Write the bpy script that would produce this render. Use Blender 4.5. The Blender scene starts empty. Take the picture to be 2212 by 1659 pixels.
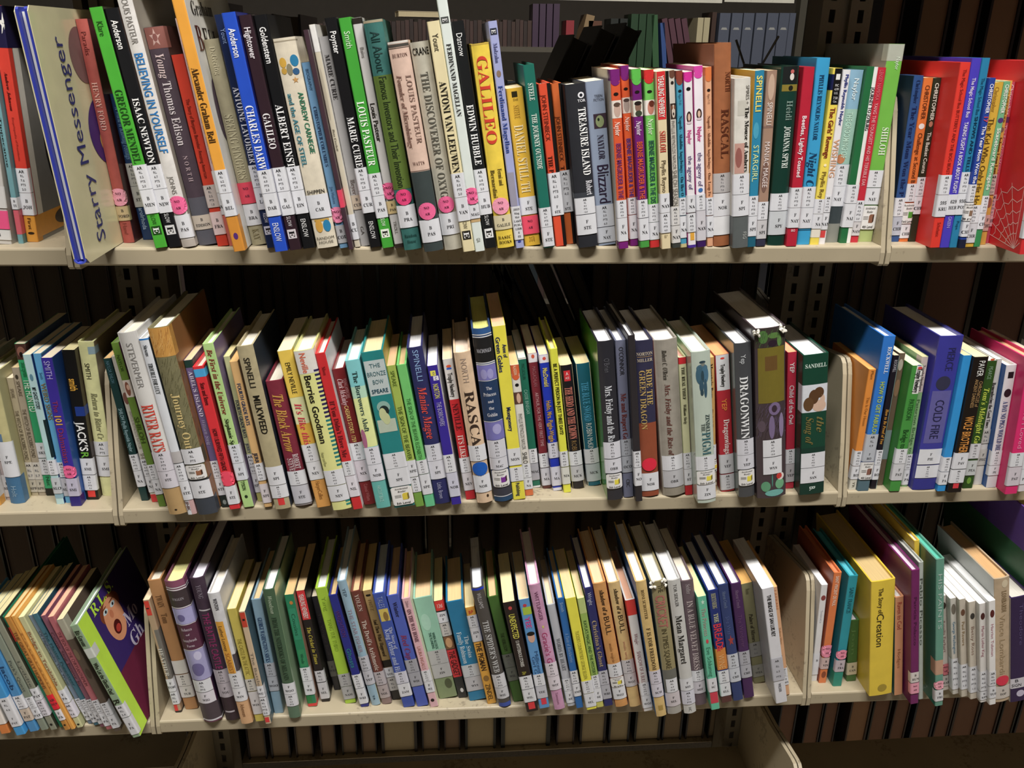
# Library shelving bay full of children's books, seen from the aisle, looking slightly down.
import bpy, math, random
import numpy as np
from mathutils import Vector, Matrix
random.seed(7)
SC = bpy.context.scene
COL = SC.collection

# ---------------------------------------------------------------- camera
W, H = 2212, 1659
FPX = 1856.1
yaw, pitch, roll = 0.08198412, 0.37759071, 0.01580803
cd = bpy.data.cameras.new('camera'); cam = bpy.data.objects.new('camera', cd); COL.objects.link(cam)
cd.sensor_fit = 'HORIZONTAL'; cd.sensor_width = 36.0; cd.lens = FPX / W * 36.0
cd.clip_start = 0.02; cd.clip_end = 50
cy, sy, cp, sp, cr, sr = math.cos(yaw), math.sin(yaw), math.cos(pitch), math.sin(pitch), math.cos(roll), math.sin(roll)
rt = Vector((cy, -sy, 0)); fw = Vector((sy * cp, cy * cp, -sp)); up = rt.cross(fw)
rt2 = rt * cr + up * sr; up2 = up * cr - rt * sr
m = Matrix((rt2, up2, -fw)).transposed().to_4x4()
m.translation = Vector((-0.05495665, -0.94943542, 0.55550717)); cam.matrix_world = m
SC.camera = cam
# ---------------------------------------------------------------- world, light, exposure
wd = bpy.data.worlds.new('world'); SC.world = wd; wd.use_nodes = True
wd.node_tree.nodes['Background'].inputs[0].default_value = (1.0, 0.93, 0.84, 1)
wd.node_tree.nodes['Background'].inputs[1].default_value = 0.05
SC.view_settings.view_transform = 'Standard'; SC.view_settings.look = 'None'
SC.view_settings.gamma = 1; SC.view_settings.use_curve_mapping = False
SC.view_settings.exposure = 0.0
def area(name, loc, sx, sy_, power, color, tgt=None):
    ld = bpy.data.lights.new(name, 'AREA'); ld.shape = 'RECTANGLE'; ld.size = sx; ld.size_y = sy_
    ld.energy = power; ld.color = color
    o = bpy.data.objects.new(name, ld); COL.objects.link(o); o.location = loc
    if tgt: o.rotation_euler = (Vector(tgt) - Vector(loc)).to_track_quat('-Z', 'Y').to_euler()
    return o
LX, LY, LZ = 0.10, -1.25, 3.20
area('fluorescent_light', (LX, LY, LZ - .045), 2.4, 0.22, 205, (1.0, 0.97, 0.93), (0, 0, 0))
area('far_aisle_light', (1.1, 1.05, 1.25), 1.2, 0.14, 1.6, (1.0, 0.93, 0.84))

# ---------------------------------------------------------------- materials
MATS = {}
def lin(h):
    h = h.lstrip('#')
    if len(h) == 3: h = ''.join(c * 2 for c in h)
    return [((int(h[i:i+2], 16) / 255 + .055) / 1.055) ** 2.4 if int(h[i:i+2], 16) > 10 else int(h[i:i+2], 16) / 255 / 12.92 for i in (0, 2, 4)]
def soft(c):      # printed colours are a little less than pure
    g = .3 * c[0] + .6 * c[1] + .1 * c[2]
    return [q * .9 + g * .1 for q in c]
def mat(kind, hexc, rough=.5, mott=.0, scale=60, bump=0, coat=0, metal=0, emit=0):
    key = (kind, hexc, rough, mott, coat)
    if key in MATS: return MATS[key]
    mm = bpy.data.materials.new(kind + '_' + hexc.lstrip('#')); mm.use_nodes = True
    nt = mm.node_tree; b = nt.nodes['Principled BSDF']
    c = soft(lin(hexc)) if kind in ('card', 'cloth', 'jacket', 'ink') else lin(hexc)
    b.inputs['Base Color'].default_value = (*c, 1); b.inputs['Roughness'].default_value = rough
    b.inputs['Metallic'].default_value = metal
    b.inputs['Coat Weight'].default_value = coat; b.inputs['Coat Roughness'].default_value = .12
    if emit:
        b.inputs['Emission Color'].default_value = (*c, 1); b.inputs['Emission Strength'].default_value = emit
    if mott or bump:
        tc = nt.nodes.new('ShaderNodeTexCoord'); nz = nt.nodes.new('ShaderNodeTexNoise')
        nz.inputs['Scale'].default_value = scale; nz.inputs['Detail'].default_value = 4
        nt.links.new(tc.outputs['Object'], nz.inputs['Vector'])
        if mott:
            mr = nt.nodes.new('ShaderNodeMapRange'); mr.inputs[1].default_value = .3; mr.inputs[2].default_value = .7
            mr.inputs[3].default_value = 1 - mott; mr.inputs[4].default_value = 1 + mott * .6
            mx = nt.nodes.new('ShaderNodeVectorMath'); mx.operation = 'SCALE'; mx.inputs[0].default_value = c
            nt.links.new(nz.outputs[0], mr.inputs[0]); nt.links.new(mr.outputs[0], mx.inputs['Scale'])
            nt.links.new(mx.outputs[0], b.inputs['Base Color'])
        if bump:
            bp = nt.nodes.new('ShaderNodeBump'); bp.inputs['Strength'].default_value = bump; bp.inputs['Distance'].default_value = .001
            nt.links.new(nz.outputs[0], bp.inputs['Height']); nt.links.new(bp.outputs[0], b.inputs['Normal'])
    MATS[key] = mm; return mm
def cover_mat(h, glossy=False, cloth=False):
    if glossy: return mat('jacket', h, .3, .07, 35, 0, .6)
    if cloth: return mat('cloth', h, .7, .12, 90, .15)
    return mat('card', h, .38, .07, 40)
def print_mat(h): return mat('ink', h, .42, .05, 120)
def label_mat(h): return mat('label_paper', h, .45, .05, 70)
def page_mat(h):
    key = ('pages', h)
    if key in MATS: return MATS[key]
    mm = mat('page_edges', h, .8); nt = mm.node_tree; b = nt.nodes['Principled BSDF']; c = lin(h)
    tc = nt.nodes.new('ShaderNodeTexCoord'); mp = nt.nodes.new('ShaderNodeMapping'); mp.inputs['Scale'].default_value = (2600, 18, 18)
    nz = nt.nodes.new('ShaderNodeTexNoise'); nz.inputs['Scale'].default_value = 1.0; nz.inputs['Detail'].default_value = 3
    mr = nt.nodes.new('ShaderNodeMapRange'); mr.inputs[1].default_value = .3; mr.inputs[2].default_value = .7; mr.inputs[3].default_value = .8; mr.inputs[4].default_value = 1.06
    mx = nt.nodes.new('ShaderNodeVectorMath'); mx.operation = 'SCALE'; mx.inputs[0].default_value = c
    nt.links.new(tc.outputs['Object'], mp.inputs[0]); nt.links.new(mp.outputs[0], nz.inputs['Vector'])
    nt.links.new(nz.outputs[0], mr.inputs[0]); nt.links.new(mr.outputs[0], mx.inputs['Scale']); nt.links.new(mx.outputs[0], b.inputs['Base Color'])
    MATS[key] = mm; return mm
def metal_mat(h='#a89a80', grime=.12):
    key = ('steel', h, grime)
    if key in MATS: return MATS[key]
    mm = mat('painted_steel', h, .42, grime * .6, 14); nt = mm.node_tree; b = nt.nodes['Principled BSDF']
    # scuffs: dark specks and chipped paint
    src = b.inputs['Base Color'].links[0].from_socket
    tc = nt.nodes.new('ShaderNodeTexCoord')
    n2 = nt.nodes.new('ShaderNodeTexNoise'); n2.inputs['Scale'].default_value = 130; n2.inputs['Detail'].default_value = 6; n2.inputs['Roughness'].default_value = .7
    n3 = nt.nodes.new('ShaderNodeTexNoise'); n3.inputs['Scale'].default_value = 9
    ad = nt.nodes.new('ShaderNodeMath'); ad.operation = 'MULTIPLY'
    rp = nt.nodes.new('ShaderNodeMapRange'); rp.inputs[1].default_value = .33; rp.inputs[2].default_value = .37; rp.inputs[1].default_value = .15; rp.inputs[2].default_value = .19; rp.inputs[3].default_value = .45; rp.inputs[4].default_value = 0
    mx = nt.nodes.new('ShaderNodeMix'); mx.data_type = 'RGBA'; mx.inputs['B'].default_value = (.09, .07, .05, 1)
    nt.links.new(tc.outputs['Object'], n2.inputs['Vector']); nt.links.new(tc.outputs['Object'], n3.inputs['Vector'])
    nt.links.new(n2.outputs[0], ad.inputs[0]); nt.links.new(n3.outputs[0], ad.inputs[1]); nt.links.new(ad.outputs[0], rp.inputs[0])
    nt.links.new(rp.outputs[0], mx.inputs['Factor']); nt.links.new(src, mx.inputs['A']); nt.links.new(mx.outputs['Result'], b.inputs['Base Color'])
    MATS[key] = mm; return mm

# ---------------------------------------------------------------- glyphs (lettering as real flat print)
def styled(ch, st):
    if st == 'f':      # serif capitals, small letters and figures
        for lo, hi, base in (('A', 'Z', 0x1D400), ('a', 'z', 0x1D41A), ('0', '9', 0x1D7CE)):
            if lo <= ch <= hi: return chr(base + ord(ch) - ord(lo))
    return ch
GL = {}
def build_glyphs(pairs):
    """every glyph is set once, one per line of a text object per style, then cut apart line by line"""
    base = {'f': set(), 's': set(), 'n': set()}
    for ch, st in pairs: base[{'i': 'f', 'k': 'f'}.get(st, st)].add(ch)
    for st, chars in base.items():
        ks = sorted(chars); body = '\n'.join(q for k in ks for q in (styled(k, st), styled(k, st) + 'H')) + '\nH'
        c = bpy.data.curves.new('letters', 'FONT'); c.body = body; c.resolution_u = 2; c.space_line = 3
        if st == 's': c.offset = .017
        o = bpy.data.objects.new('letters', c); COL.objects.link(o); dg = bpy.context.evaluated_depsgraph_get()
        me = bpy.data.meshes.new_from_object(o.evaluated_get(dg)); me.calc_loop_triangles()
        v = np.zeros(len(me.vertices) * 3); me.vertices.foreach_get('co', v); v = v.reshape(-1, 3)[:, :2]
        t = np.zeros(len(me.loop_triangles) * 3, dtype=int); me.loop_triangles.foreach_get('vertices', t); t = t.reshape(-1, 3)
        bpy.data.meshes.remove(me); bpy.data.objects.remove(o); bpy.data.curves.remove(c)
        line = np.round((-v[:, 1] + .3) / 3.0).astype(int); tl = line[t[:, 0]]
        hx = v[line == 2 * len(ks), 0].max()
        for i, k in enumerate(ks):
            ix = np.where(line == 2 * i)[0]; remap = np.full(len(v), -1); remap[ix] = np.arange(len(ix))
            GL[(k, st)] = (v[ix] + [0, 6.0 * i], remap[t[tl == 2 * i]], v[line == 2 * i + 1, 0].max() - hx + (.01 if st == 's' else 0))
    for ch, st in pairs:
        if st in 'ik':
            v, t, adv = GL[(ch, 'f')]; sh = .22 if st == 'i' else .38
            GL[(ch, st)] = (np.stack([v[:, 0] * .92 + v[:, 1] * sh, v[:, 1]], 1), t, adv * .92)
CAP = .70
def finer(v, t, n):
    """split triangles so that lettering can follow a rounded spine"""
    for _ in range(n):
        A, B, C = v[t[:, 0]], v[t[:, 1]], v[t[:, 2]]; m0, m1, m2 = (A + B) / 2, (B + C) / 2, (C + A) / 2; k = len(t)
        v = np.vstack([A, B, C, m0, m1, m2]); i = np.arange(k)
        t = np.vstack([np.stack(q, 1) for q in ((i, i + 3*k, i + 5*k), (i + 3*k, i + k, i + 4*k), (i + 5*k, i + 4*k, i + 2*k), (i + 3*k, i + 4*k, i + 5*k))])
    return v, t
def layout(text, st, track=0):
    vs, ts, x, n = [], [], 0., 0
    for ch in text:
        if ch == ' ': x += .28 + track; continue
        v, t, adv = GL.get((ch, st)) or GL[('o', 'n')]
        if len(v): vs.append(v + [x, 0]); ts.append(t + n); n += len(v)
        x += adv + track
    if not vs: return np.zeros((0, 2)), np.zeros((0, 3), int), 1
    return np.vstack(vs), np.vstack(ts), max(x, .1)

# ---------------------------------------------------------------- mesh helpers
class MB:
    def __init__(s): s.v = []; s.f = []; s.mi = []; s.ms = []; s.n = 0
    def slot(s, m):
        if m not in s.ms: s.ms.append(m)
        return s.ms.index(m)
    def add(s, verts, faces, m):
        i = s.slot(m); s.v.extend([tuple(map(float, q)) for q in verts])
        for f in faces: s.f.append([int(a) + s.n for a in f]); s.mi.append(i)
        s.n += len(verts)
    def box(s, lo, hi, m):
        x0, y0, z0 = lo; x1, y1, z1 = hi
        s.add([(x0,y0,z0),(x1,y0,z0),(x1,y1,z0),(x0,y1,z0),(x0,y0,z1),(x1,y0,z1),(x1,y1,z1),(x0,y1,z1)],
              [(0,3,2,1),(4,5,6,7),(0,1,5,4),(1,2,6,5),(2,3,7,6),(3,0,4,7)], m)
    def prism(s, poly, axis, a0, a1, m):   # polygon extruded along an axis
        k = len(poly)
        def P(p, a): return {'x': (a, p[0], p[1]), 'y': (p[0], a, p[1]), 'z': (p[0], p[1], a)}[axis]
        s.add([P(p, a0) for p in poly] + [P(p, a1) for p in poly],
              [list(range(k))[::-1], list(range(k, 2 * k))] + [(i, (i+1) % k, k + (i+1) % k, k + i) for i in range(k)], m)
    def tube(s, pts, r, m, n=6):
        pts = [Vector(p) for p in pts]; vs = []; fs = []
        for i, p in enumerate(pts):
            d = (pts[min(i+1, len(pts)-1)] - pts[max(i-1, 0)]).normalized(); a = d.orthogonal().normalized(); b = d.cross(a)
            for j in range(n): t = 2*math.pi*j/n; vs.append(p + a*r*math.cos(t) + b*r*math.sin(t))
        for i in range(len(pts)-1):
            for j in range(n): fs.append((i*n+j, i*n+(j+1)%n, (i+1)*n+(j+1)%n, (i+1)*n+j))
        fs += [list(range(n))[::-1], list(range((len(pts)-1)*n, len(pts)*n))]
        s.add(vs, fs, m)
    def build(s, name, parent=None, fix=True, smooth=False):
        me = bpy.data.meshes.new(name); me.from_pydata(s.v, [], s.f)
        for m_ in s.ms: me.materials.append(m_)
        me.polygons.foreach_set('material_index', s.mi)
        me.update()
        if fix:
            import bmesh
            bm = bmesh.new(); bm.from_mesh(me); bmesh.ops.recalc_face_normals(bm, faces=bm.faces); bm.to_mesh(me); bm.free()
        if smooth: me.polygons.foreach_set('use_smooth', [True] * len(me.polygons))
        o = bpy.data.objects.new(name, me); COL.objects.link(o)
        if parent: o.parent = parent
        return o
def empty(name, loc, rot=(0, 0, 0)):
    o = bpy.data.objects.new(name, None); COL.objects.link(o); o.location = loc; o.rotation_euler = rot
    o.empty_display_size = .02; return o
def tag(o, label=None, cat=None, group=None, kind=None):
    if label: o['label'] = label
    if cat: o['category'] = cat
    if group: o['group'] = group
    if kind: o['kind'] = kind
    return o

# ---------------------------------------------------------------- a book
class Skin:
    """outer surface of a book's cover: arc length s across the spine (0 = middle) -> point and normal"""
    def __init__(k, t, d, b):
        k.b = b
        r = min(.0016, t * .22); P = []
        ns = 11 if b > 0 else 3
        for i in range(ns):
            x = (-.5 + i / (ns - 1)) * (t - 2 * r); P.append((x, b * (2 * x / t) ** 2))
        ye = P[-1][1]
        R = [(t/2 - r + r * math.sin(a), ye + r - r * math.cos(a)) for a in (.5, 1.05, math.pi / 2)]
        R += [(t / 2, ye + r + (d - ye - r) * f) for f in (.03, .08, .2, .5, 1)]
        Lf = [(-x, y) for x, y in R[::-1]]
        k.P = np.array(Lf + P + R); seg = np.diff(k.P, axis=0); s = np.concatenate([[0], np.cumsum(np.hypot(seg[:, 0], seg[:, 1]))])
        mid = (len(k.P) - 1) // 2; k.s = s - s[mid]
        tn = np.gradient(k.P, axis=0); nn = np.stack([tn[:, 1], -tn[:, 0]], 1); k.N = nn / np.linalg.norm(nn, axis=1)[:, None]
        k.half = k.s[len(Lf) + ns - 1]
    def at(k, s, e):
        x = np.interp(s, k.s, k.P[:, 0]); y = np.interp(s, k.s, k.P[:, 1]); nx = np.interp(s, k.s, k.N[:, 0]); ny = np.interp(s, k.s, k.N[:, 1])
        return x + nx * e, y + ny * e
def on_skin(sk, s, z, e):
    x, y = sk.at(np.asarray(s, float), e); return np.stack([x, y, np.asarray(z, float)], 1)
def strip(mb, sk, s0, s1, z0, z1, e, m):
    ss = sorted(set([s0, s1] + [float(q) for q in sk.s if s0 < q < s1])); n = len(ss)
    v = np.vstack([on_skin(sk, ss, [z0] * n, e), on_skin(sk, ss, [z1] * n, e)])
    mb.add(v, [(i, i + 1, n + i + 1, n + i) for i in range(n - 1)], m)
def disc(mb, sk, sc, zc, rs, rz, e, m, pts=None, rings=3):
    if pts is None: pts = [(math.cos(a), math.sin(a)) for a in np.linspace(0, 2 * math.pi, 20, endpoint=False)]
    n = len(pts); S = [sc]; Z = [zc]; F = []
    for r in range(1, rings + 1):
        for p in pts: S.append(sc + rs * p[0] * r / rings); Z.append(zc + rz * p[1] * r / rings)
    for j in range(n): F.append((0, 1 + j, 1 + (j + 1) % n))
    for r in range(rings - 1):
        for j in range(n): a = 1 + r * n + j; b = 1 + r * n + (j + 1) % n; F.append((a, a + n, b + n, b))
    mb.add(on_skin(sk, S, Z, e), F, m)
STAR = [(math.sin(i * math.pi / 5) * (1 if i % 2 == 0 else .42), math.cos(i * math.pi / 5) * (1 if i % 2 == 0 else .42)) for i in range(10)]
def Lw_big(w): return w > .012
def text_down(mb, sk, text, st, zt, zb, width, off, e, m):
    v, t, L = layout(text, st)
    if not len(v): return
    k = (zt - zb) / L; a = width / CAP
    if sk.b > .0009 and width > .003: v, t = finer(v, t, 2 if width > .007 else 1)
    mb.add(on_skin(sk, off + (v[:, 1] - CAP / 2) * a, zt - v[:, 0] * k, e), t, m)
def text_flat(mb, sk, text, st, zt, zb, width, off, e, m, xs=None):
    v, t, L = layout(text, st)
    if not len(v): return
    a = (zt - zb) / CAP; k = width / L if width else a * .95
    if sk.b > .0009 and Lw_big(L * k): v, t = finer(v, t, 1)
    Lw = L * k; x0 = off - Lw / 2 if xs is None else xs
    mb.add(on_skin(sk, x0 + v[:, 0] * k, zb + v[:, 1] * a, e), t, m)
def side_text(mb, x, text, st, zt, zb, y0, y1, m):
    v, t, L = layout(text, st); a = (zt - zb) / CAP; k = (y1 - y0) / L
    if len(v): mb.add(np.stack([np.full(len(v), x), y0 + v[:, 0] * k, zb + v[:, 1] * a], 1), t, m)

def parse(line):
    f = line.split('|'); n = [float(q) for q in f[0].split()]
    op = {}
    for i, o in enumerate(f[1].split(',')):
        if i == 0: op['c'] = o
        elif '=' in o: a, b = o.split('=', 1); op[a] = b
        else: op[o] = True
    els = []
    for e in f[3].split(';'):
        if e: els.append(e.split(' ', 3))
    return n, op, f[2], els
def text_pairs(els):
    out = set()
    for e in els:
        if e[0] in 'TH' and len(e) > 3:
            a = e[3].split(' ', 3)
            if len(a) > 3: out |= {(c, a[1]) for c in a[3] if c != ' '}
        elif e[0] == 'x': out |= {(c, 'f') for c in e[3].split(' ', 3)[3] if c != ' '}
        elif e[0] == 'W': out |= {(c, s) for c in e[3] if c not in ' /#' for s in 'sf'}
        elif e[0][0] in 'AFCV' and len(e) > 3: out |= {(c, s) for c in e[3] if c not in ' ' for s in 'sf'}
    return out
BAND = .00008
def label(root, sk, t, zt, zb, lines, color, s0=None, s1=None):
    """white paper call-number label wrapped round the spine, with its printed lines"""
    mb = MB(); half = max(min(t / 2 + .0005, .0135), .0115) if t < .03 else t / 2 * .96
    a, b = (-half, half) if s0 is None else (s0, s1)
    strip(mb, sk, a, b, zb, zt, .0006, label_mat(color))
    ink = print_mat('#2c2c30'); grey = print_mat('#77777c')
    n = len(lines); pt = MB()
    if n:
        cen = (a + b) / 2
        if n <= 2 or lines[0] != 'AR':          # call number
            pitch = min((zt - zb) / (n + .6), .0068); z = (zt + zb) / 2 + pitch * n / 2
            for ln in lines:
                if ln.strip():
                    hgt = pitch * .52; wv = layout(ln, 'f')[2] * hgt / CAP * .88
                    text_flat(pt, sk, ln, 'f', z - pitch * .22, z - pitch * .22 - hgt, min(wv, (b - a) * .92), cen + .0006, .0008, ink)
                z -= pitch
        else:
            pitch = (zt - zb) / (n + .4); z = zt - pitch * .2
            for i, ln in enumerate(lines):
                if ln.strip():
                    big = i == 0 or ln[0] in 'FB' or (i and lines[i - 1] in 'FB')
                    hgt = min(pitch * (.62 if big else .48), .0030); wv = layout(ln, 's')[2] * hgt / CAP
                    text_flat(pt, sk, ln, 's' if not big or i == 0 else 'f', z - pitch * .2, z - pitch * .2 - hgt, min(wv, (b - a) * .85), cen, .0008, ink if big else grey)
                z -= pitch
    lo = mb.build('call_number_label', root, fix=False)
    if pt.n: pt.build('printed_text', lo, fix=False)
    return lo
NUMS = {'A', 'AF', 'AK', 'F'}
def make_book(n, op, lab, els, grp):
    X, Yf, z0, lean, t, h = n; X, Yf, z0, t, h = [q / 1000 for q in (X, Yf, z0, t, h)]; la = math.radians(lean)
    hard = op.get('k', 'p') == 'h'; fore = op.get('k') == 'f'
    b = float(op.get('b', 0)) / 1000; b = min(b, t * .25)
    d = float(op['d']) / 1000 if 'd' in op else min(max(h * (.66 if hard else .62), .105), .165)
    if not fore: d = min(d, .245 - Yf)
    root = empty('book', (X, Yf, z0 + t / 2 * abs(math.sin(la))), (0, la, 0))
    tag(root, lab, 'book', grp)
    if fore: return make_fore_book(root, t, h, d)
    gl = 'J' in op
    cm = cover_mat(op['c'], gl, hard and not gl and b > 0.0015)
    lm = cover_mat(op['L'], gl) if 'L' in op else cm
    rm = cover_mat(op['R'], gl) if 'R' in op else cm  # the brick-red biography's dark right side is shade put into its colour
    cb = min(.0022 if hard else .0005, t * .2); sk = Skin(t, d, b)
    # cover: one folded shell, spine between two boards
    P = sk.P; I = P - sk.N * cb; I[0] = P[0] + [cb, 0]; I[-1] = P[-1] - [cb, 0]
    I[:, 0] = np.clip(I[:, 0], -t/2 + cb, t/2 - cb)
    k = len(P); mb = MB()
    V = [(x, y, z) for z in (0, h) for x, y in P] + [(x, y, z) for z in (0, h) for x, y in I]
    ml, mc, mr = lm, cm, rm
    for i in range(k - 1):
        mt = mc
        if sk.s[i + 1] < -sk.half - .0008: mt = ml
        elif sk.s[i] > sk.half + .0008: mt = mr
        mb.add([V[i], V[i+1], V[k+i+1], V[k+i]], [(0, 1, 2, 3)], mt)
    for a0, bt in ((0, 0), (k, h)):
        pass
    base = [(i, i + 1, 2*k + i + 1, 2*k + i) for i in range(k - 1)] + [(k + i, 3*k + i, 3*k + i + 1, k + i + 1) for i in range(k - 1)] \
        + [(2*k + i, 2*k + i + 1, 3*k + i + 1, 3*k + i) for i in range(k - 1)] + [(0, 2*k, 3*k, k), (k - 1, 2*k - 1, 4*k - 1, 3*k - 1)]
    mb.add(V, base, mc)
    import bmesh
    co = mb.build('cover', root, fix=False)
    bm = bmesh.new(); bm.from_mesh(co.data); bmesh.ops.remove_doubles(bm, verts=bm.verts, dist=1e-6)
    bmesh.ops.recalc_face_normals(bm, faces=bm.faces); bm.to_mesh(co.data); bm.free()
    # page block
    ins = .0035 if hard else .0004
    pb = MB(); pm = page_mat(op.get('g', '#f0ead8' if hard else '#e8dcc0'))
    xw = t / 2 - cb - .00005; y0 = cb + (b * .35 if b else 0) + .0003; y1 = d - ins
    pb.box((-xw, y0, ins), (xw, y1, h - ins), pm); po = pb.build('page_block', root)
    if hard and t > .012:      # head band at the top of the spine
        hb = MB(); hb.tube([(-xw * .9, y0 + .0012, h - ins + .0006), (0, y0 + .0004, h - ins + .0009), (xw * .9, y0 + .0012, h - ins + .0006)], .0009, print_mat('#d8d4cc'), 5); hb.build('head_band', root)
    pr = MB(); art = MB(); e = BAND; ls = 0
    for el in els:
        c = el[0]; e += .00001
        if c == 'm':
            tm = MB(); mm = mat('torn_film', '#e8e4d8', .3, .1, 100, .4, .5)
            for sx in (-1, 1):
                for q in range(9):
                    p = (sx * (t / 2 - .003) + random.uniform(-.004, .003), random.uniform(-.001, .004), h - random.uniform(-.001, .008)); r = random.uniform(.0012, .0026)
                    bmm = bmesh.new(); bmesh.ops.create_icosphere(bmm, subdivisions=1, radius=r)
                    tm.add([(v.co.x * random.uniform(.6, 1.4) + p[0], v.co.y * random.uniform(.6, 1.3) + p[1], v.co.z * random.uniform(.6, 1.5) + p[2]) for v in bmm.verts], [[v.index for v in f.verts] for f in bmm.faces], mm); bmm.free()
            tm.build('torn_film', root); continue
        zt, zb = float(el[1]) / 1000, float(el[2]) / 1000; r = el[3] if len(el) > 3 else ''
        zt = min(zt, h - .0002); zb = max(zb, .0002)
        if c == 'B':
            a = r.split(); s0, s1 = (-t/2 - .012, t/2 + .012) if len(a) < 3 else (float(a[1]) * t, float(a[2]) * t)
            if len(a) >= 3 and float(a[2]) >= .5: s1 = t / 2 + .012
            if len(a) >= 3 and float(a[1]) <= -.5: s0 = -t / 2 - .012
            q = pr if zt - zb < .008 else MB()
            strip(q, sk, s0, s1, zb, zt, e, print_mat(a[0]))
            if q is not pr: q.build('printed_panel', root, fix=False)
        elif c == 'E' or c == 'S':
            a = r.split(); s0, s1 = (float(a[1]) * t, float(a[2]) * t) if len(a) > 2 else (-t * .4, t * .4)
            disc(pr, sk, (s0 + s1) / 2, (zt + zb) / 2, abs(s1 - s0) / 2, (zt - zb) / 2, e + .0001, print_mat(a[0]), STAR if c == 'S' else None)
        elif c in 'TH':
            w, st, hx, tx = r.split(' ', 3); off = 0.
            if '@' in w: w, off = w.split('@')
            fn = text_down if c == 'T' else text_flat
            q = MB() if len(tx) > 2 else pr
            fn(q, sk, tx, st, zt, zb, float(w) * t * (1.15 if c == 'T' else 1), float(off) * t, e + .00025, print_mat(hx))
            if q is not pr and q.n: q.build('lettering', root, fix=False)
        elif c == 'N':       # boxed letter emblem
            a = r.split()[0]; w = min(t * .36, .005); strip(pr, sk, -w, w, zb, zt, e, print_mat(a))
            dark = sum(lin(a)) < 1
            text_down(pr, sk, 'E', 'f', zt - .0012, zb + .0012, w * 1.3, 0, e + .0002, print_mat('#f0f0f0' if dark else '#18181a'))
        elif c == 'Z':
            c1, c2 = r.split(); ms = [print_mat(c1), print_mat(c2)]
            for q in range(int((zt - zb) * 2600)):
                s = random.uniform(-t/2, t/2 + .012); z = random.uniform(zb + .006, zt); L = random.uniform(.004, .010); dx = random.uniform(.001, .004); w = .00035
                s2 = s - dx
                pr.add(on_skin(sk, [s, s + w, s2 + w, s2], [z, z, max(z - L, zb), max(z - L, zb)], e + .0001), [(0, 1, 2, 3)], ms[q % 2])
        elif c == 'Y':
            nst = max(2, int((zt - zb) / .0052))
            for q in range(nst):
                za = zt - (zt - zb) * q / nst; strip(pr, sk, t * .28, t / 2 + .01, za - .0026, za, e, print_mat(r.split()[0]))
        elif c in ('W', 'A', 'F', 'AF', 'AK', 'C'):
            a = r.split(); col = '#dcdde2'; fl = []
            keep = []
            for q in a:
                if q[0] == '#' and len(q) in (4, 7): col = q
                elif c == 'W' and keep and q.lstrip('-').replace('.', '', 1).isdigit() and q[0] in '-.': fl.append(float(q))
                else: keep.append(q)
            if c == 'W':
                lines = [x.strip() for x in ' '.join(keep).split('/')]
                if len(lines) == 1 and not lines[0]: lines = []
                s0 = s1 = None
                if len(fl) == 2: s0, s1 = fl[0] * t, fl[1] * t
                label(root, sk, t, zt, zb, lines, col, s0, s1)
            elif c == 'A': label(root, sk, t, zt, zb, ['AR', 'RL', keep[0], 'PTS', keep[1]], col)
            elif c == 'F' or c == 'C': label(root, sk, t, zt, zb, ['F', keep[0]], col)
            else:
                zm = zb + (zt - zb) * .5
                label(root, sk, t, zt, zm + .0002, ['AR', 'RL', keep[0], 'PTS', keep[1]], col)
                label(root, sk, t, zm - .0002, zb, [{'AF': 'F', 'AK': 'B'}[c], keep[2]], col)
        elif c in 'PDQ':
            col = r.split()[0] if r else '#ee6a9a'; sm = MB(); rz = (zt - zb) / 2; rs = rz if c != 'Q' else 0; zc = (zt + zb) / 2
            if c == 'Q': strip(sm, sk, -max(t / 2, .0105), max(t / 2, .0105), zb, zt, .0010, label_mat(col))
            else: disc(sm, sk, 0, zc, min(rs, .0098), rz, .0010, label_mat(col))
            if c != 'D':
                hgt = min(rz * .3, .0026)
                tp = MB()
                for ln, zz in (('NO', zc + rz * .55), ('AR', zc - rz * .15)):
                    text_flat(tp, sk, ln, 'f', zz, zz - hgt, layout(ln, 'f')[2] * hgt / CAP, 0, .0013, print_mat('#5c1c38'))
            so = sm.build('round_sticker' if c != 'Q' else 'square_sticker', root, fix=False)
            if c != 'D': tp.build('printed_text', so, fix=False)
        elif c == 'V':
            a = r.split(' ', 1); sm = MB(); w = min(max(t * .48, .009), .0125); zc = (zt + zb) / 2; H2 = (zt - zb) / 2
            rc = .0028; rowz = [H2 - rc * (1 - math.sin(q)) for q in (1.57, 1.1, .6, 0)]; prevz = None
            for q0, q1 in ((1.57, 1.1), (1.1, .6), (.6, 0)):
                za, zb_ = H2 - rc * (1 - math.sin(q0)), H2 - rc * (1 - math.sin(q1)); wi = w - rc * (1 - math.cos((q0 + q1) / 2))
                strip(sm, sk, -wi, wi, zc + zb_, zc + za, .0011, label_mat('#e8e6e4')); strip(sm, sk, -wi, wi, zc - za, zc - zb_, .0011, label_mat('#e8e6e4'))
            strip(sm, sk, -w, w, zc - H2 + rc, zc + H2 - rc, .0011, label_mat('#e8e6e4'))
            hg = H2 * .17
            text_flat(sm, sk, 'Accelerated', 'i', zt - H2 * .12, zt - H2 * .12 - hg, w * 1.3, 0, .0014, print_mat('#34302c'))
            text_flat(sm, sk, 'Reader', 'i', zt - H2 * .42, zt - H2 * .42 - hg, w * .8, 0, .0014, print_mat('#34302c'))
            text_flat(sm, sk, a[1], 's', zb + H2 * .34, zb + H2 * .12, w * 1.4, 0, .0014, print_mat('#34302c'))
            cz = zc - H2 * .1; q = H2 * .34; mm = print_mat(a[0])
            strip(sm, sk, w * .0, w * .5, cz - q, cz + q * .7, .0013, mm)
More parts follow.
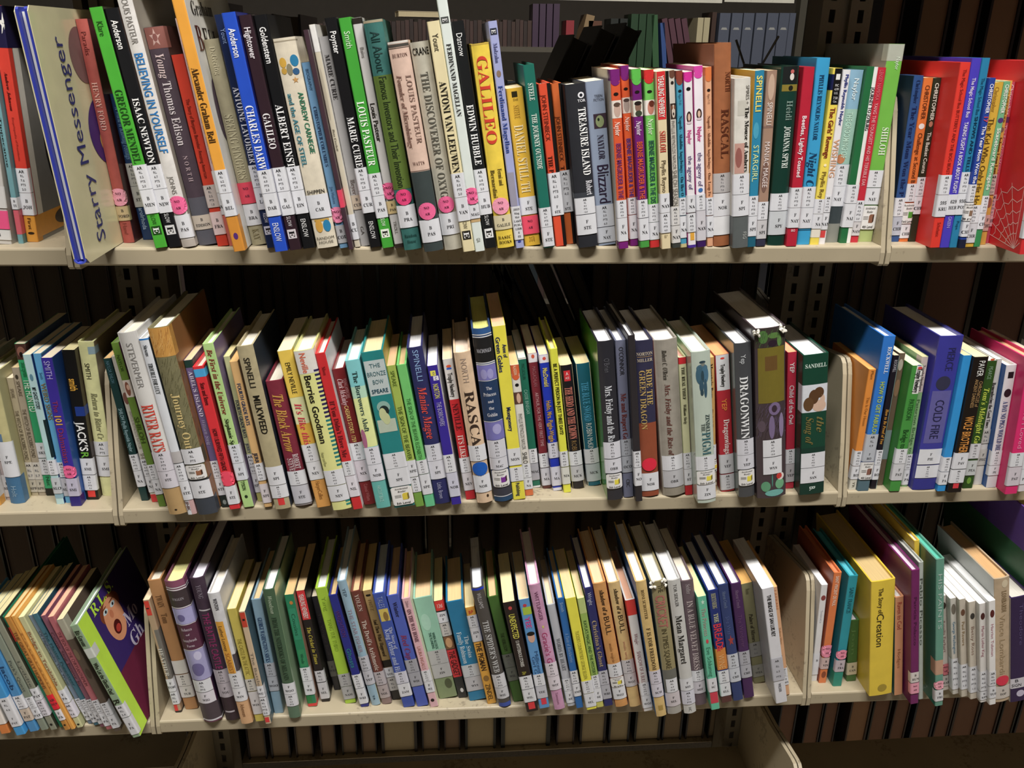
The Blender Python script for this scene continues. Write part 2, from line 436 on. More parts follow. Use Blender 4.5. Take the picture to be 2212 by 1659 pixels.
            sm.add(on_skin(sk, [0, w * .5, w * .66, w * .16], [cz + q * .7, cz + q * .7, cz + q * 1.1, cz + q * 1.1], .0013), [(0, 1, 2, 3)], mm)
            sm.add(on_skin(sk, [w * .5, w * .5, w * .66, w * .66], [cz - q, cz + q * .7, cz + q * 1.1, cz - q * .6], .0014), [(0, 1, 2, 3)], print_mat('#7c6c24' if a[0] == '#e0c824' or a[0].startswith('#e8') else '#3c2418'))
            for s_ in (-.15, .18, .5): strip(sm, sk, -w * .75, -w * .1, cz + q * s_, cz + q * s_ + .0004, .0013, print_mat('#6c6862'))
            sm.build('reading_level_sticker', root, fix=False)
        elif c in 'rexlw':
            a = r.split(' ', 3); y0, y1 = float(a[1]) / 1000, min(float(a[2]) / 1000, d - .001); xr = t / 2 + e + .0001
            if c == 'r': art.add([(xr, y0, zb), (xr, y1, zb), (xr, y1, zt), (xr, y0, zt)], [(0, 1, 2, 3)], print_mat(a[0]))
            elif c == 'l':
                xr = -xr; art.add([(xr, y0, zb), (xr, y1, zb), (xr, y1, zt), (xr, y0, zt)], [(0, 1, 2, 3)], print_mat(a[0]))
            elif c == 'e':
                an = np.linspace(0, 2 * math.pi, 28, endpoint=False)
                art.add([(xr + .0001, (y0 + y1) / 2 + (y1 - y0) / 2 * math.cos(q), (zt + zb) / 2 + (zt - zb) / 2 * math.sin(q)) for q in an], [list(range(28))], print_mat(a[0]))
            elif c == 'x': side_text(art, xr + .0003, a[3], 'f', zt, zb, y0, y1, print_mat(a[0]))
            elif c == 'w' and zt > zb + .01:
                mm = print_mat(a[0]); cx_, cz_ = .03, .0; xr = -xr
                def ln(p, q):
                    p, q = Vector(p), Vector(q); dd = (q - p); nn = Vector((-dd.y, dd.x)).normalized() * .00035
                    art.add([(xr, *(p + nn)), (xr, *(p - nn)), (xr, *(q - nn)), (xr, *(q + nn))], [(0, 1, 2, 3)], mm)
                angs = [8, 24, 40, 56, 72, 90, 110, 135]
                C0 = Vector((.012, .004)); rad = [.018, .03, .043, .056, .07]
                for a_ in angs: ln(C0, C0 + Vector((math.cos(math.radians(a_)), math.sin(math.radians(a_)))) * (.074 if a_ < 100 else .012))
                for rr in rad:
                    for i_ in range(len(angs) - 3):
                        p = [C0 + Vector((math.cos(math.radians(q)), math.sin(math.radians(q)))) * rr for q in angs[i_:i_ + 2]]; mid = (p[0] + p[1]) / 2; mid = C0 + (mid - C0) * .93
                        ln(p[0], mid); ln(mid, p[1])
    if art.n: art.build('cover_picture', root, fix=False)
    if pr.n: pr.build('cover_print', root, fix=False)
    return root

def make_fore_book(root, t, h, d):
    """jacketed picture book turned with its open edge to the front"""
    cream = cover_mat('#d6cda4', True); blue = print_mat('#2c38a0'); bd = .0036; film = mat('jacket_film', '#dcdcd4', .25, 0, 60, 0, .5)
    co = MB()
    for sx in (-1, 1):
        x0, x1 = sx * (t / 2 - bd), sx * (t / 2 - .0008)
        co.prism([(0, .004), (0, h - .002), (.002, h), (d, h), (d, 0), (.006, 0)], 'x', min(x0, x1), max(x0, x1), blue)
        xs = sorted((sx * (t / 2 - .0008), sx * t / 2)); co.prism([(-.001, .006), (-.001, h - .004), (.004, h + .001), (d, h + .001), (d, 0), (.006, 0)], 'x', xs[0], xs[1], cream)
    co.box((-t / 2, d, 0), (t / 2, d + .003, h), cream)
    co.build('cover', root)
    pg = MB(); pg.box((-t / 2 + bd + .0003, .006, .004), (t / 2 - bd - .0003, d - .001, h - .004), page_mat('#f0f0ec')); pg.build('page_block', root)
    jf = MB()   # folded jacket foot
    n = 9; V = []; F = []
    for i in range(n):
        a = math.pi * i / (n - 1); x = -t / 2 * math.cos(a); z = .005 - .0045 * math.sin(a)
        V += [(x, -.0015, z), (x, .03, z), (x * .8, -.0015, z + .0012), (x * .8, .03, z + .0012)]
    for i in range(n - 1):
        a = 4 * i; b = a + 4; F += [(a, b, b + 1, a + 1), (a + 2, a + 3, b + 3, b + 2), (a, a + 2, b + 2, b)]
    jf.add(V, F, mat('jacket_film', '#4a58c0', .25, 0, 60, 0, .5)); jf.build('jacket_foot', root)
    pr = MB(); x = t / 2 + .0003
    def oval(y, z, ry, rz, m, e):
        an = np.linspace(0, 2 * math.pi, 40, endpoint=False); pr.add([(x + e, y + ry * math.cos(q), z + rz * math.sin(q)) for q in an], [list(range(40))], m)
    oval(.100, h * .82, .030, h * .115, print_mat('#7c5c5c'), 0)
    oval(.124, h * .50, .048, h * .150, print_mat('#3c2474'), .0001); oval(.134, h * .46, .034, h * .085, print_mat('#d8c050'), .0002)
    v, tr, L = layout('Starry Messenger', 'n'); k = h * .84 / L; a = .022 / CAP
    pr.add(np.stack([np.full(len(v), x + .0004), .046 - (v[:, 1] - CAP / 2) * a, h * .055 + v[:, 0] * k], 1), tr, print_mat('#2c2e70'))
    pr.build('cover_print', root, fix=False)
    return root

# ---------------------------------------------------------------- shelving
ZS = {0: .649, 1: .323, 2: .0, 3: -.329, 4: -.658}
ZF4 = -.62
PITCH = .914; HALF = PITCH / 2
PLATE0, PLATE1 = .4508, .4561
SHELF = '#ada188'
SNAME = {0: 'top empty-sided', 1: 'top row', 2: 'middle row', 3: 'bottom row', 4: 'lowest dim'}
def shelf(xc, z, side, lab, grp, depth=.198, fronty=0):
    """bracket shelf: folded steel tray with an end bracket at each end; side=+1 faces the aisle in front, -1 the one behind"""
    root = empty('shelf', (xc, 0 if side > 0 else .448, z)); tag(root, lab, 'shelf', grp)
    if side < 0: root.rotation_euler = (0, 0, math.pi)
    sm = metal_mat(SHELF); mb = MB(); w = PLATE0 - .0003
    prof = [(0, .002), (0, .0175), (.0008, .0192), (.0025, .020), (depth, .020), (depth, .0185), (.003, .0185), (.0018, .0175), (.0018, .0018), (.016, .0018), (.016, 0), (.002, 0), (.0006, .0006)]
    mb.prism(prof, 'x', -w, w, sm); mb.build('shelf_board', root)
    for sx in (-1, 1):
        bk = MB(); fr = empty('end_bracket', root.location, root.rotation_euler)
        tag(fr, '%s end bracket of the %s' % ({-1: 'left', 1: 'right'}[sx * side], lab.replace('beige ', '')), 'bracket', 'end brackets of the ' + grp)
        prof = [(.003, -.004), (.0, -.001), (.0, .012), (.005, .030), (.017, .082), (.041, .168), (.047, .181), (.054, .186), (.064, .186), (.150, .172), (depth - .0025, .165), (depth - .0025, -.02), (depth - .013, -.022), (.03, -.005)]
        x0, x1 = sx * (PLATE0), sx * (PLATE1)
        bk.prism(prof, 'x', min(x0, x1), max(x0, x1), sm); bk.build('side_plate', fr)
        hk = MB()
        for zz in (.03, .12): hk.box((min(x0, x1) + .001, depth - .0025, zz), (max(x0, x1) - .001, depth + .003, zz + .02), sm)
        hk.build('hook', fr)
        if fronty: fr.location.y = fronty
    return root
def post(x, y0, z0, z1, lab, grp):
    """slotted steel upright: two slot rows beside a centre groove"""
    root = empty('upright_post', (x, y0, z0)); tag(root, lab, 'post', grp); pm = metal_mat('#8c8474', .06); dm = mat('void', '#0c0b0a', .9)
    w = .0325; D = .05; mb = MB(); H_ = z1 - z0; p = .0254; sl = .0155
    # front face built as columns with slot holes
    cols = [(-w, -.0225, 0), (-.0225, -.0148, 1), (-.0148, -.0045, 0), (-.0045, .0045, 2), (.0045, .0148, 0), (.0148, .0225, 1), (.0225, w, 0)]
    for a, b, k in cols:
        if k == 0: mb.box((a, 0, 0), (b, .002, H_), pm)
        elif k == 2: mb.box((a, .007, 0), (b, .009, H_), pm); mb.box((a - .001, .0019, 0), (a, .009, H_), pm); mb.box((b, .0019, 0), (b + .001, .009, H_), pm)
        else:
            z = 0
            while z < H_: mb.box((a, 0, z), (b, .002, min(z + p - sl, H_)), pm); z += p
    mb.box((-w, .002, 0), (-w + .002, D, H_), pm); mb.box((w - .002, .002, 0), (w, D, H_), pm)
    mb.box((-w, D - .002, 0), (w, D, H_), pm)
    mb.build('post_channel', root); return root

secs = [(-1, 'section left of the left upright'), (0, 'centre section'), (1, 'section right of the right upright')]
rown = {0: 'overhead', 1: 'upper', 2: 'middle', 3: 'lower', 4: 'lowest, barely lit'}
for k, z in ZS.items():
    for sx, sn in secs:
        nm = {1: 'top', 2: 'middle', 3: 'bottom'}.get(k)
        if k in (1, 2, 3):
            lb = {-1: 'beige steel shelf carrying the %s row beyond the left divider', 0: 'beige steel shelf carrying the %s row between the dividers', 1: 'beige steel shelf carrying the %s row beyond the right divider'}[sx] % nm
        elif k == 0: lb = 'overhead beige steel shelf shading the top row of books, %s' % {-1: 'left', 0: 'centre', 1: 'right'}[sx]
        else: lb = 'dim steel shelf below the bottom row, %s' % {-1: 'left', 0: 'centre', 1: 'right'}[sx]
        r_ = shelf(sx * PITCH, ZF4 if k == 4 else z, 1, lb, 'front shelves of the double-sided stack', .258 if k == 4 else .198, -.06 if k == 4 else 0)
        if k == 4: r_.location.y = -.06
for k, z in ZS.items():
    for sx, sn in secs:
        if k == 1 and sx == 0: pass
        shelf(sx * PITCH, z - (.05 if (k, sx) == (4, 1) else 0), -1, 'rear steel shelf behind the %s row, %s section' % ({0: 'overhead', 1: 'top', 2: 'middle', 3: 'bottom', 4: 'lowest'}[k], {-1: 'left', 0: 'centre', 1: 'right'}[sx]), 'rear shelves of the double-sided stack')
for x, lb in ((-HALF * 3, 'slotted steel upright far left, outside the left books'), (-HALF, 'slotted steel upright behind the left divider'), (HALF, 'slotted steel upright behind the right divider'), (HALF * 3, 'slotted steel upright far right, outside the right books')):
    post(x, .199, -1.05, 1.15, lb, 'slotted uprights of the stack')

# ---------------------------------------------------------------- the room
rm = MB(); rm.box((-3, -2.6, -1.12), (3.4, 5.2, -1.05), mat('carpet', '#8a8070', .95, .2, 200, .4)); tag(rm.build('floor'), kind='structure')
rm = MB(); rm.box((-3, -2.6, 3.42), (3.4, 5.2, 3.5), mat('ceiling_tile', '#c8c4bc', .9, .05, 40)); tag(rm.build('ceiling'), kind='structure')
for nm_, lo, hi in (('wall_front', (-3, -2.68, -1.05), (3.4, -2.6, 3.42)), ('wall_back', (-3, 5.2, -1.05), (3.4, 5.28, 3.42)), ('wall_left', (-3.08, -2.6, -1.05), (-3, 5.2, 3.42)), ('wall_right', (3.4, -2.6, -1.05), (3.48, 5.2, 3.42))):
    rm = MB(); rm.box(lo, hi, mat('wall_paint', '#4a443c', .9, .05, 20)); tag(rm.build(nm_), kind='structure')
for (lx, ly, lz, L_, nm2, lb) in ((LX, LY, LZ, 2.5, 'ceiling_light', 'long fluorescent strip light hanging over the front aisle'), (1.1, 1.05, 1.295, 1.3, 'ceiling_light', 'fluorescent strip light hanging over the aisle behind')):
    r = empty(nm2, (lx, ly, lz)); tag(r, lb, 'lamp')
    a = MB(); a.prism([(-.09, 0), (-.075, .04), (.075, .04), (.09, 0), (.084, 0), (.07, .034), (-.07, .034), (-.084, 0)], 'x', -L_ / 2, L_ / 2, mat('lamp_housing', '#d8d8d4', .4)); a.build('housing', r)
    for sx in (-.035, .035):
        a = MB(); a.tube([(-L_ / 2 + .03, sx, .018), (L_ / 2 - .03, sx, .018)], .008, mat('lamp_tube', '#fff4e0', .4, emit=1.5), 10); a.build('tube', r)
    for sx in (-.5, .5):
        a = MB(); a.tube([(sx, 0, .04), (sx, 0, 3.42 - lz)], .003, mat('rod', '#888888', .4), 6); a.build('hanging_rod', r)

# ---------------------------------------------------------------- the books
DATA = '''!books standing on the top shelf, section beyond the left divider
-538.4 19.2 343.0 3.26 23.0 234.9|#c9c5c0,k=h,R=#bdb4ac|grey-white jacketed book with a pink square sticker, cut off by the photo's left edge|T 197.6 98.9 .4 f #555555 Jefferson;W 62.4 39.2 B/JEF #d8d6d4;Q 36.5 16.6 #ee5a8c;W 15.6 4.6 B #dcdcdc
-518.5 22.5 343.0 1.60 5.7 178.9|#6fa3ab,k=p,R=#5a8c94|thin teal book squeezed beside the red spine on the top left shelf|T 133.0 81.8 .4 n #222222 Tippecanoe;B 36.6 10.2 #d85c6c;W 50.1 37.5 B/TI
-509.2 30.0 343.0 1.83 12.1 240.4|#d8341f,k=h,R=#8f8c88,d=170|red-spined book with a white star on navy at its head and an orange foot|B 240.4 200.4 #1c1840;S 234.2 211.5 #e8e6e0 .0 .9;B 29.6 0.0 #d8921c;T 177.1 139.1 .22 i #5a1010 Andrew Johnson;T 132.4 87.7 .15 n #8a1c14 Encyclopedia of Presidents;W 79.8 54.1 AR/RL/7.6/PTS/2.0;W 53.7 29.6 B/JOH;T 26.9 14.0 .25 s #6a3c08 First;E 11.2 8.4 #2c1c08 -.28 .28;r 200.4 28.7 #d8341f 0 8;r 200.4 28.7 #d6d2c8 9 22;r 200.4 28.7 #7a7874 22 150;e 165.6 36.0 #2c2628 50 140;r 28.7 4.7 #d8921c 0 150;e 26.9 8.4 #4a4038 50 110;r 240.4 200.4 #1c1840 0 150;x 230.4 220.2 #d8d4cc 26 70 EN;x 214.7 206.8 #d8d4cc 30 60 of
!books on the top shelf
-417.0 -76.1 343.0 -3.53 12.4 236.8|#d6cfae,k=f,d=260|cream picture book turned fore-edge out with its blue-edged boards, reading STARRY up its cover|
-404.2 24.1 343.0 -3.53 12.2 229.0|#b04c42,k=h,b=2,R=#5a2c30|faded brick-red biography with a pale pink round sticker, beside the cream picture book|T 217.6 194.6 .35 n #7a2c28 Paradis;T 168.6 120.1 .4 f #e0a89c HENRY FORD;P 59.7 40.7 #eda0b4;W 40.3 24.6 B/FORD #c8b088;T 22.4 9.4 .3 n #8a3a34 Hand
-388.5 40.7 343.0 -4.79 11.3 156.6|#1d3c6c,k=p|thin navy book half hidden left of the bright green spine|T 143.0 88.8 .45 k #6f9cc8 A World of Knowing Feelings;W 84.3 59.9 AR/RL/5.2/PTS/1.0 #c8c4c0;W 59.5 36.8 B/STI #c8c4c0;T 35.9 11.4 .35 s #9fb8dc arolrhoda
-361.3 -2.1 343.0 -7.50 13.3 240.6|#3fae22,k=p,R=#16180e|bright green biography with a dark green serif title, tallest green spine at the left|T 228.0 214.1 .4 n #174c10 Klare;T 163.5 90.0 .5 f #134a10 GREGOR MENDEL;AK 88.2 37.1 5.2 2.0 MEN;T 36.6 25.3 .3 n #184a10 SLOW;N 23.5 14.0 #184a10
-347.3 0.2 343.0 -7.50 13.7 240.0|#15161a,k=p,R=#3a2418|black biography with a white serif title, right of the bright green one|T 229.0 201.8 .42 s #f2f2f0 Anderson;T 155.3 89.7 .42 f #f4f4f4 ISAAC NEWTON;AK 88.0 37.6 6.7 2.0 NEW;T 36.7 26.7 .3 n #d8d8d8 SLOW;N 24.0 13.9 #d8d8d8
-332.6 -0.2 343.0 -7.50 14.7 253.4|#dad6d2,k=h,b=2,R=#9a9286|very tall white book with large blue capitals running down the spine|T 251.9 207.1 .38 n #8a8682 LOUIS PASTEUR;T 198.8 100.1 .5 s #1f7ac0 BELIEVING IN YOURSELF;T 75.8 57.3 .3 n #7c7874 JOHNS;P 55.5 35.8;W 34.9 10.2 B/PAS;B 8.4 0.0 #b4aaa0
-314.9 8.9 343.0 -7.50 19.6 223.1|#4a3a46,k=h,b=3,R=#3a1c18|purple-brown book with a sun emblem and italic white lettering|B 223.1 202.6 #8e574e;S 221.9 203.9 #c8a49a -.3 .3;E 216.8 209.3 #8a544e -.12 .12;T 198.6 174.5 .38 i #e0c8c8 Young;T 171.2 106.6 .38 f #ddd2d6 Thomas Edison;T 96.2 68.9 .2 f #b8a0a8 N O R T H;B 51.9 0.0 #5c5c66;W 32.8 17.2 B/EDISON #c8bcae
-297.7 6.2 343.0 -7.29 11.9 197.7|#d8381c,k=p|short orange-red paperback right of the sun-emblem book|T 154.7 73.4 .28 n #4a1008 The Story of Benjamin Banneker Amazing American;W 66.3 42.4 AR/RL/5.2/PTS/1.0 #c8bcb8;W 37.5 12.7 B/FRA #e4cccc
-288.1 7.5 343.0 -7.29 6.4 232.5|#e6c6c6,k=p|pale pink thin book squeezed between the orange-red and yellow spines|T 229.1 181.4 .35 s #6a5058 Wilma Mankiller;T 153.5 88.7 .3 n #b89098 Chief of the Cherokee;W 81.6 58.5 #eeeeee;W 58.1 34.9 B/WIL;B 34.0 0.0 #d86a5c
-274.1 -20.8 343.0 -7.85 12.1 254.8|#f0a41c,k=p,R=#dedad0,L=#e0dcd0,d=190|tall yellow-orange biography with a white cover, reaching out of the photo's top|T 186.2 113.2 .5 f #4a3010 Alexander Graham Bell;AK 86.1 38.0 6.2 1.0 BEL;B 37.7 0.0 #d88c14;E 20.1 12.8 #5a2c78 -.2 .2;x 248.1 234.7 #2c2620 16 100 Graham;x 225.6 201.0 #5a2418 12 34 B;x 223.3 201.0 #2c241c 38 58 E;x 221.8 201.0 #2c241c 60 74 L;x 220.3 201.0 #2c241c 78 92 L;e 174.4 112.4 #4a3450 20 50
-259.6 9.6 343.0 -7.84 15.7 212.8|#a69d7c,k=h,b=2|tan cloth book with pale lettering and a red square sticker|T 206.0 178.6 .3 f #c8bf9c DeGering;T 139.6 71.9 .5 f #c2ba96 SEEING FINGERS;Q 68.4 45.8 #d8485c;W 44.9 21.9 B/BRA;T 18.2 6.0 .4 f #8a805c KAY
-242.8 -2.8 343.0 -7.65 11.4 236.2|#16264c,k=p,R=#101c3c|navy biography partly covered by the royal blue one|T 223.1 209.0 .35 n #8fa8d8 Yount;T 167.4 90.8 .5 f #e8e8f0 ANTOINE LAVOISIER;AK 89.0 42.0 6.5 3.0 LA;T 38.3 27.4 .3 n #d8d8e8 ASLOW;N 23.7 14.5 #d8d8e8
-229.7 -21.8 343.0 -7.65 13.7 237.5|#1c50cc,k=p,R=#101c70|royal blue biography with a white title|T 223.1 196.1 .42 s #eef2ff Anderson;T 150.7 86.8 .5 f #f4f6ff CHARLES DARW;AK 86.3 38.1 4.9 2.0 DAR;T 31.0 11.0 .4 n #e8eef8 ENSLOW
-216.0 -14.7 343.0 -7.65 12.6 235.7|#331f28,k=p,R=#1c1218|dark maroon biography, between the royal blue and the black one|T 224.7 195.2 .42 s #e8e0e4 Hightower;T 142.8 106.8 .5 f #f4f0f0 GALILEO;AK 88.0 37.8 6.6 2.0 GAL;T 36.5 25.7 .3 n #d8d0d4 SLOW;N 22.4 12.4 #d8d0d4
-202.6 -7.1 343.0 -7.65 13.2 236.2|#121316,k=p|black biography left of the cream book with teal lettering|T 225.1 190.5 .42 s #eeeeee Goldenstern;T 150.7 87.0 .5 f #f4f4f4 ALBERT EINST;AK 87.9 38.1 4.9 2.0 EIN;T 32.7 12.5 .35 n #e8e8e8 ENSLOW
-182.8 -7.1 343.0 -8.00 22.6 214.8|#ddd2ba,k=h,b=2|thick cream book with a small blue and yellow drawing at its head|B 212.4 211.2 #a89c84;E 196.6 187.0 #d8a82c -.42 -.1;E 187.0 180.6 #c89c30 -.4 -.15;E 198.2 187.0 #1c7ca8 .08 .45;E 190.2 179.0 #8c8468 -.15 .12;E 185.4 179.0 #2c5c88 .1 .4;S 177.7 170.8 #c89450 .0 .3;T 161.9 100.4 .2@.24 s #2c7c5c ANDREW CARNEGIE;T 161.9 88.3 .2@-.24 s #3a8898 and the AGE OF STEEL;H 62.9 58.9 .85 s #3c3830 SHIPPEN;W 57.9 32.9 B/CAR;B 31.5 29.3 #c89c30 -.35 .35;E 31.1 17.3 #d8a030 -.35 0;E 30.2 17.3 #1c80b0 .02 .38;H 12.3 9.3 .85 n #3a3428 RANDOM;H 7.8 4.9 .7 n #3a3428 HOUSE
-165.2 -4.8 343.0 -8.27 9.0 192.7|#6c9cc4,k=p|light blue biography with a pink oval sticker, short beside thin maroon book|T 186.6 165.4 .3 n #2c4868 BIOGRAPHY;T 149.7 88.2 .35 f #38547c CHRISTOPHER COLUMBUS;T 66.9 48.9 .3 n #3c5c84 Jim Haskins;P 45.3 27.9 #f08cb0;W 25.2 5.6 B/COL #b4b4b8
-156.6 -11.8 343.0 -8.54 4.8 224.0|#46303a,k=p|thin dark maroon spine between the light blue and the cream books|B 64.8 46.0 #e83a5c
-150.8 0.2 343.0 -8.54 6.0 229.2|#d2c8b0,k=p,R=#e8e4dc|thin cream booklet with a white top, left of the grey book|B 229.2 203.0 #e6e4e0;T 126.9 104.5 .3 i #6c6454 Davy Crockett;E 188.5 135.4 #b8ae98 -.3 .1;W 36.4 8.5 B/CU
-142.4 4.6 343.0 -8.54 10.0 217.7|#a8a6a6,k=h,b=1|plain grey book with slim dark capitals, left of the black one|T 200.5 156.0 .4 f #3a383a MARIE CURIE;T 73.6 57.3 .4 f #7c7470 Beyer;W 56.4 40.9 B/CUR #bcae9c;T 22.3 12.9 .3 n #55504c GA
-130.7 -2.3 343.0 -8.54 12.3 235.4|#131316,k=p|black biography left of the leaf green one|T 222.9 201.4 .42 s #eeeeee Poynter;T 138.8 86.9 .5 f #f2f2f2 MARIE CURIE;AK 86.6 38.3 4.6 2.0 CUR;T 29.0 9.4 .35 n #e8e8e8 ENSLOW
-117.0 -4.8 343.0 -8.46 12.4 235.5|#3aa82a,k=p|leaf green biography with a white serif title|T 223.0 206.3 .42 n #d8f0d0 Smith;T 155.0 89.1 .52 f #f4fff0 LOUIS PASTEUR;AK 81.1 33.2 6.3 2.0 PAS;T 32.9 24.0 .3 n #e0f0d8 SLOW;N 20.6 11.3 #f0f8e8
-104.5 -5.7 343.0 -8.59 9.4 235.9|#cfccca,k=p|slim white-grey book with a dark brown head band|B 235.9 230.2 #2c241e;T 208.4 198.0 .35 n #77736e Bains;T 153.8 114.7 .45 s #2c2a28 Louis Pasteur;P 71.7 53.7;W 51.9 38.2 B/PAS #cdb684;T 29.9 16.0 .3 n #6a665e TROLL;B 4.7 0.0 #3a2c28
-89.3 -17.1 343.0 -8.33 19.0 233.1|#2a6c66,k=h,b=3,g=#c8bda0|worn teal cloth book with an olive middle and a frayed head|B 233.1 230.5 #a89c80;T 222.7 184.0 .42 n #173c3a All About;B 180.8 65.7 #5a7228;T 180.0 67.5 .36 n #1c2c14 Famous Inventors and Their Invention;P 65.7 48.7 #e84a80;W 48.7 24.5 B/PRA;H 17.1 13.8 .7 f #123834 Random;H 10.8 7.5 .5 f #123834 House
-66.2 -26.3 343.0 -8.75 20.5 213.7|#dab9a6,k=h,b=3|dusty pink and charcoal book framed by thin dark lines|B 213.7 211.7 #d8d4cc;B 211.1 208.3 #4a4640;B 207.6 207.0 #3a342e;H 202.3 198.8 .75 f #6c4c44 BURTON;T 181.4 113.8 .24@.24 f #8a6c60 LOUIS PASTEUR;T 182.2 110.4 .22@-.22 i #8a6458 Founder of Microbiology;H 95.9 92.4 .6 f #6c4c44 WATTS;B 86.7 86.2 #6a5048;B 85.5 0.0 #3c4646;P 52.9 34.5;W 34.5 10.2 B/PAS
-44.9 -18.0 343.0 -8.79 19.4 213.7|#b9b4a2,k=h,b=4,g=#c0b494|beige cloth book lettered CRANE across its head|H 208.0 201.3 .9 s #16140f CRANE;T 184.7 57.0 .36 f #5c5a50 THE DISCOVERER OF OXYG;P 58.4 40.7;W 40.3 16.8 B/PRI
-28.1 -24.0 343.0 -8.61 12.6 233.4|#e9dbaa,k=p|pale cream-yellow biography beside the very tall white-green one|T 221.8 205.4 .42 n #3c382c Yount;T 176.6 85.0 .5 f #1c1a14 ANTONI VAN LEEUWEN;AK 84.2 33.6 5.5 2.0 VAN;T 33.3 25.0 .3 n #6c6450 OW;N 22.6 13.0 #28241c
-16.1 -23.5 343.0 -8.61 10.5 259.0|#dfe8e2,k=p,L=#98b89c|very tall white book with a small printer's emblem, reaching out of the photo's top|N 237.7 231.6 #4a4e4c;T 212.9 142.5 .4 f #3c3e40 FERDINAND MAGELLAN;P 69.3 51.5;W 50.6 36.1 B/MAG;B 35.9 32.2 #cba870;T 14.9 10.3 .35 n #6c6a60 GA
-3.2 -7.9 343.0 -8.75 12.5 234.3|#16181a,k=p|black biography left of the bright yellow book with red capitals|T 223.3 200.9 .42 n #e8e8e8 Datnow;T 153.0 90.9 .5 f #f4f4f4 EDWIN HUBBLE;AK 86.5 37.5 6.8 2.0 HUB;T 36.6 25.5 .3 n #d8d8d8 SLOW;N 21.7 11.4 #e8e8e8
13.5 -7.9 343.0 -8.00 18.7 212.8|#edcc10,k=h,b=3|bright yellow book with large red capitals down its spine|B 212.8 211.2 #c8a838;T 201.2 111.5 .52 f #d8381c GALILEO;T 86.1 68.2 .22@.2 f #5c4c14 Fermi and;T 85.7 55.5 .22@-.22 f #5c4c14 Bernardini;P 55.5 37.1 #f4a0b8;W 36.2 20.4 B/GALILE #d8cca8;H 13.3 9.9 .8 f #4c3c0c BASIC;H 8.0 4.6 .75 f #4c3c0c BOOKS
29.3 -6.9 343.0 -8.00 9.3 234.8|#a6acdc,k=p|lavender-blue biography right of the bright yellow book|N 228.0 221.6 #2c3040;T 214.1 194.8 .4 f #6a70a4 Molzahn;E 187.4 180.8 #8c7464 -.25 .25;T 172.6 103.4 .45 f #2c4898 Ferdinand Magellan;B 83.1 46.8 #9c98ac -.4 .3;W 46.5 9.5 JBIO/Mag/Mol/LAKE/PUBLI/LIBR/6/03 #dcdce0;E 8.4 6.1 #3040a0 -.2 .2
44.3 3.1 343.0 -8.03 17.6 169.2|#e2b20c,k=p,g=#e6d2a8|golden yellow paperback with a handwritten white label and pink square sticker|B 165.8 159.9 #2a2408 -.2 .14;H 158.9 156.5 .3 n #5c4a10 Dell;T 152.3 138.5 .3 f #c89c20 STEELE;T 131.6 59.3 .5 f #f0dca0 DANIEL STILL TH;W 54.7 35.2 F/STE;Q 33.8 13.4 #e65068;T 10.6 4.8 .3 n #a87c10 STE
61.9 -6.5 343.0 -8.23 12.0 193.4|#117060,k=h,R=#0c2c28|teal-green book standing taller than its orange neighbours|T 175.3 157.7 .4 f #d8ece0 STEELE;T 144.2 86.6 .4 f #e4f4e8 THE JOURNEY OUTSIDE;AF 44.8 1.5 6.7 5.0 STE
76.6 1.7 343.0 -8.11 12.9 174.5|#e4481c,k=h,R=#1c1412|vivid orange book with dark lettering, right of the teal-green one|B 174.5 0.0 #14100f .2 .5;T 163.2 115.8 .34@-.15 n #6a2010 JOHN STEINBECK;T 99.8 81.8 .34@-.15 f #4c1408 THE P;W 81.5 34.8 AR/RL/6.1/PTS/6.0//F/STE
89.5 13.5 343.0 -7.64 11.1 174.2|#d4641c,k=h,R=#1c1412|darker orange book with a black edge, left of the thick black one|B 174.2 0.0 #14100f .2 .5;T 140.3 93.1 .34@-.15 n #6a2c10 JOHN STEINBECK;T 87.7 83.1 .34@-.15 f #4c1408 T;W 82.7 36.5 AR/RL/7.1/PTS/4.0//F/STE
106.4 -6.8 343.0 -7.64 21.6 174.1|#1a1c25,k=h,b=2,R=#4a1c2c|thick black book with a white round logo and white capitals|E 165.4 159.1 #e8e8ee .1 .42;E 163.8 160.4 #1a1c25 .18 .34;H 158.0 155.3 .4@.26 s #e8e8ee TOR;T 149.7 78.9 .34@.25 f #ffffff TREASURE ISLAND;T 73.5 57.5 .28@.3 f #e0e0e8 Robert;B 60.8 55.3 #3c4048;A 55.3 37.2 8.3 12.0;F 36.5 14.3 STE
129.3 4.4 343.0 -7.67 20.1 177.1|#8e9cb4,k=p,R=#3c1850|thick grey-blue book with a small green face picture|H 162.9 160.2 .45@.15 n #2c2c38 TEEN;H 159.1 156.4 .55@.15 n #2c2c38 FICTION;B 143.3 128.0 #3c2c38 -.2 .5;E 141.6 129.0 #8a9868 -.1 .35;E 139.0 135.5 #1c2c1c 0 .12;T 121.5 95.6 .3@.1 f #3c3850 NAYLOR;T 90.2 47.0 .55@.1 n #2a1c38 Blizzard;W 45.7 21.2 AR/RL/5.9/PTS/6.0 #c4c8d0;W 20.4 3.3 F/NAY #c4c8d0
145.2 -12.1 343.0 -6.52 10.5 189.8|#e0531c,k=p,L=#e8dcc6,R=#e0531c,g=#efe0c0|orange paperback under a purple tag, at the front left of four alike|B 189.8 178.6 #7c1878;E 185.2 173.3 #7c1878 -.5 .5;E 166.7 163.3 #1c1010 -.25 .25;B 158.6 140.7 #e8dcd0;E 156.6 141.7 #c8a898 -.3 .4;E 156.6 151.9 #5c4438 -.3 .4;T 137.4 123.1 .45 i #ffe8d8 Naylor;T 115.0 56.1 .45 s #7a2c70 BERNIE MAGRUDER & THE;A 54.2 34.9 5.8 4.0;F 34.5 8.6 NA;B 7.6 0.0 #7c1878
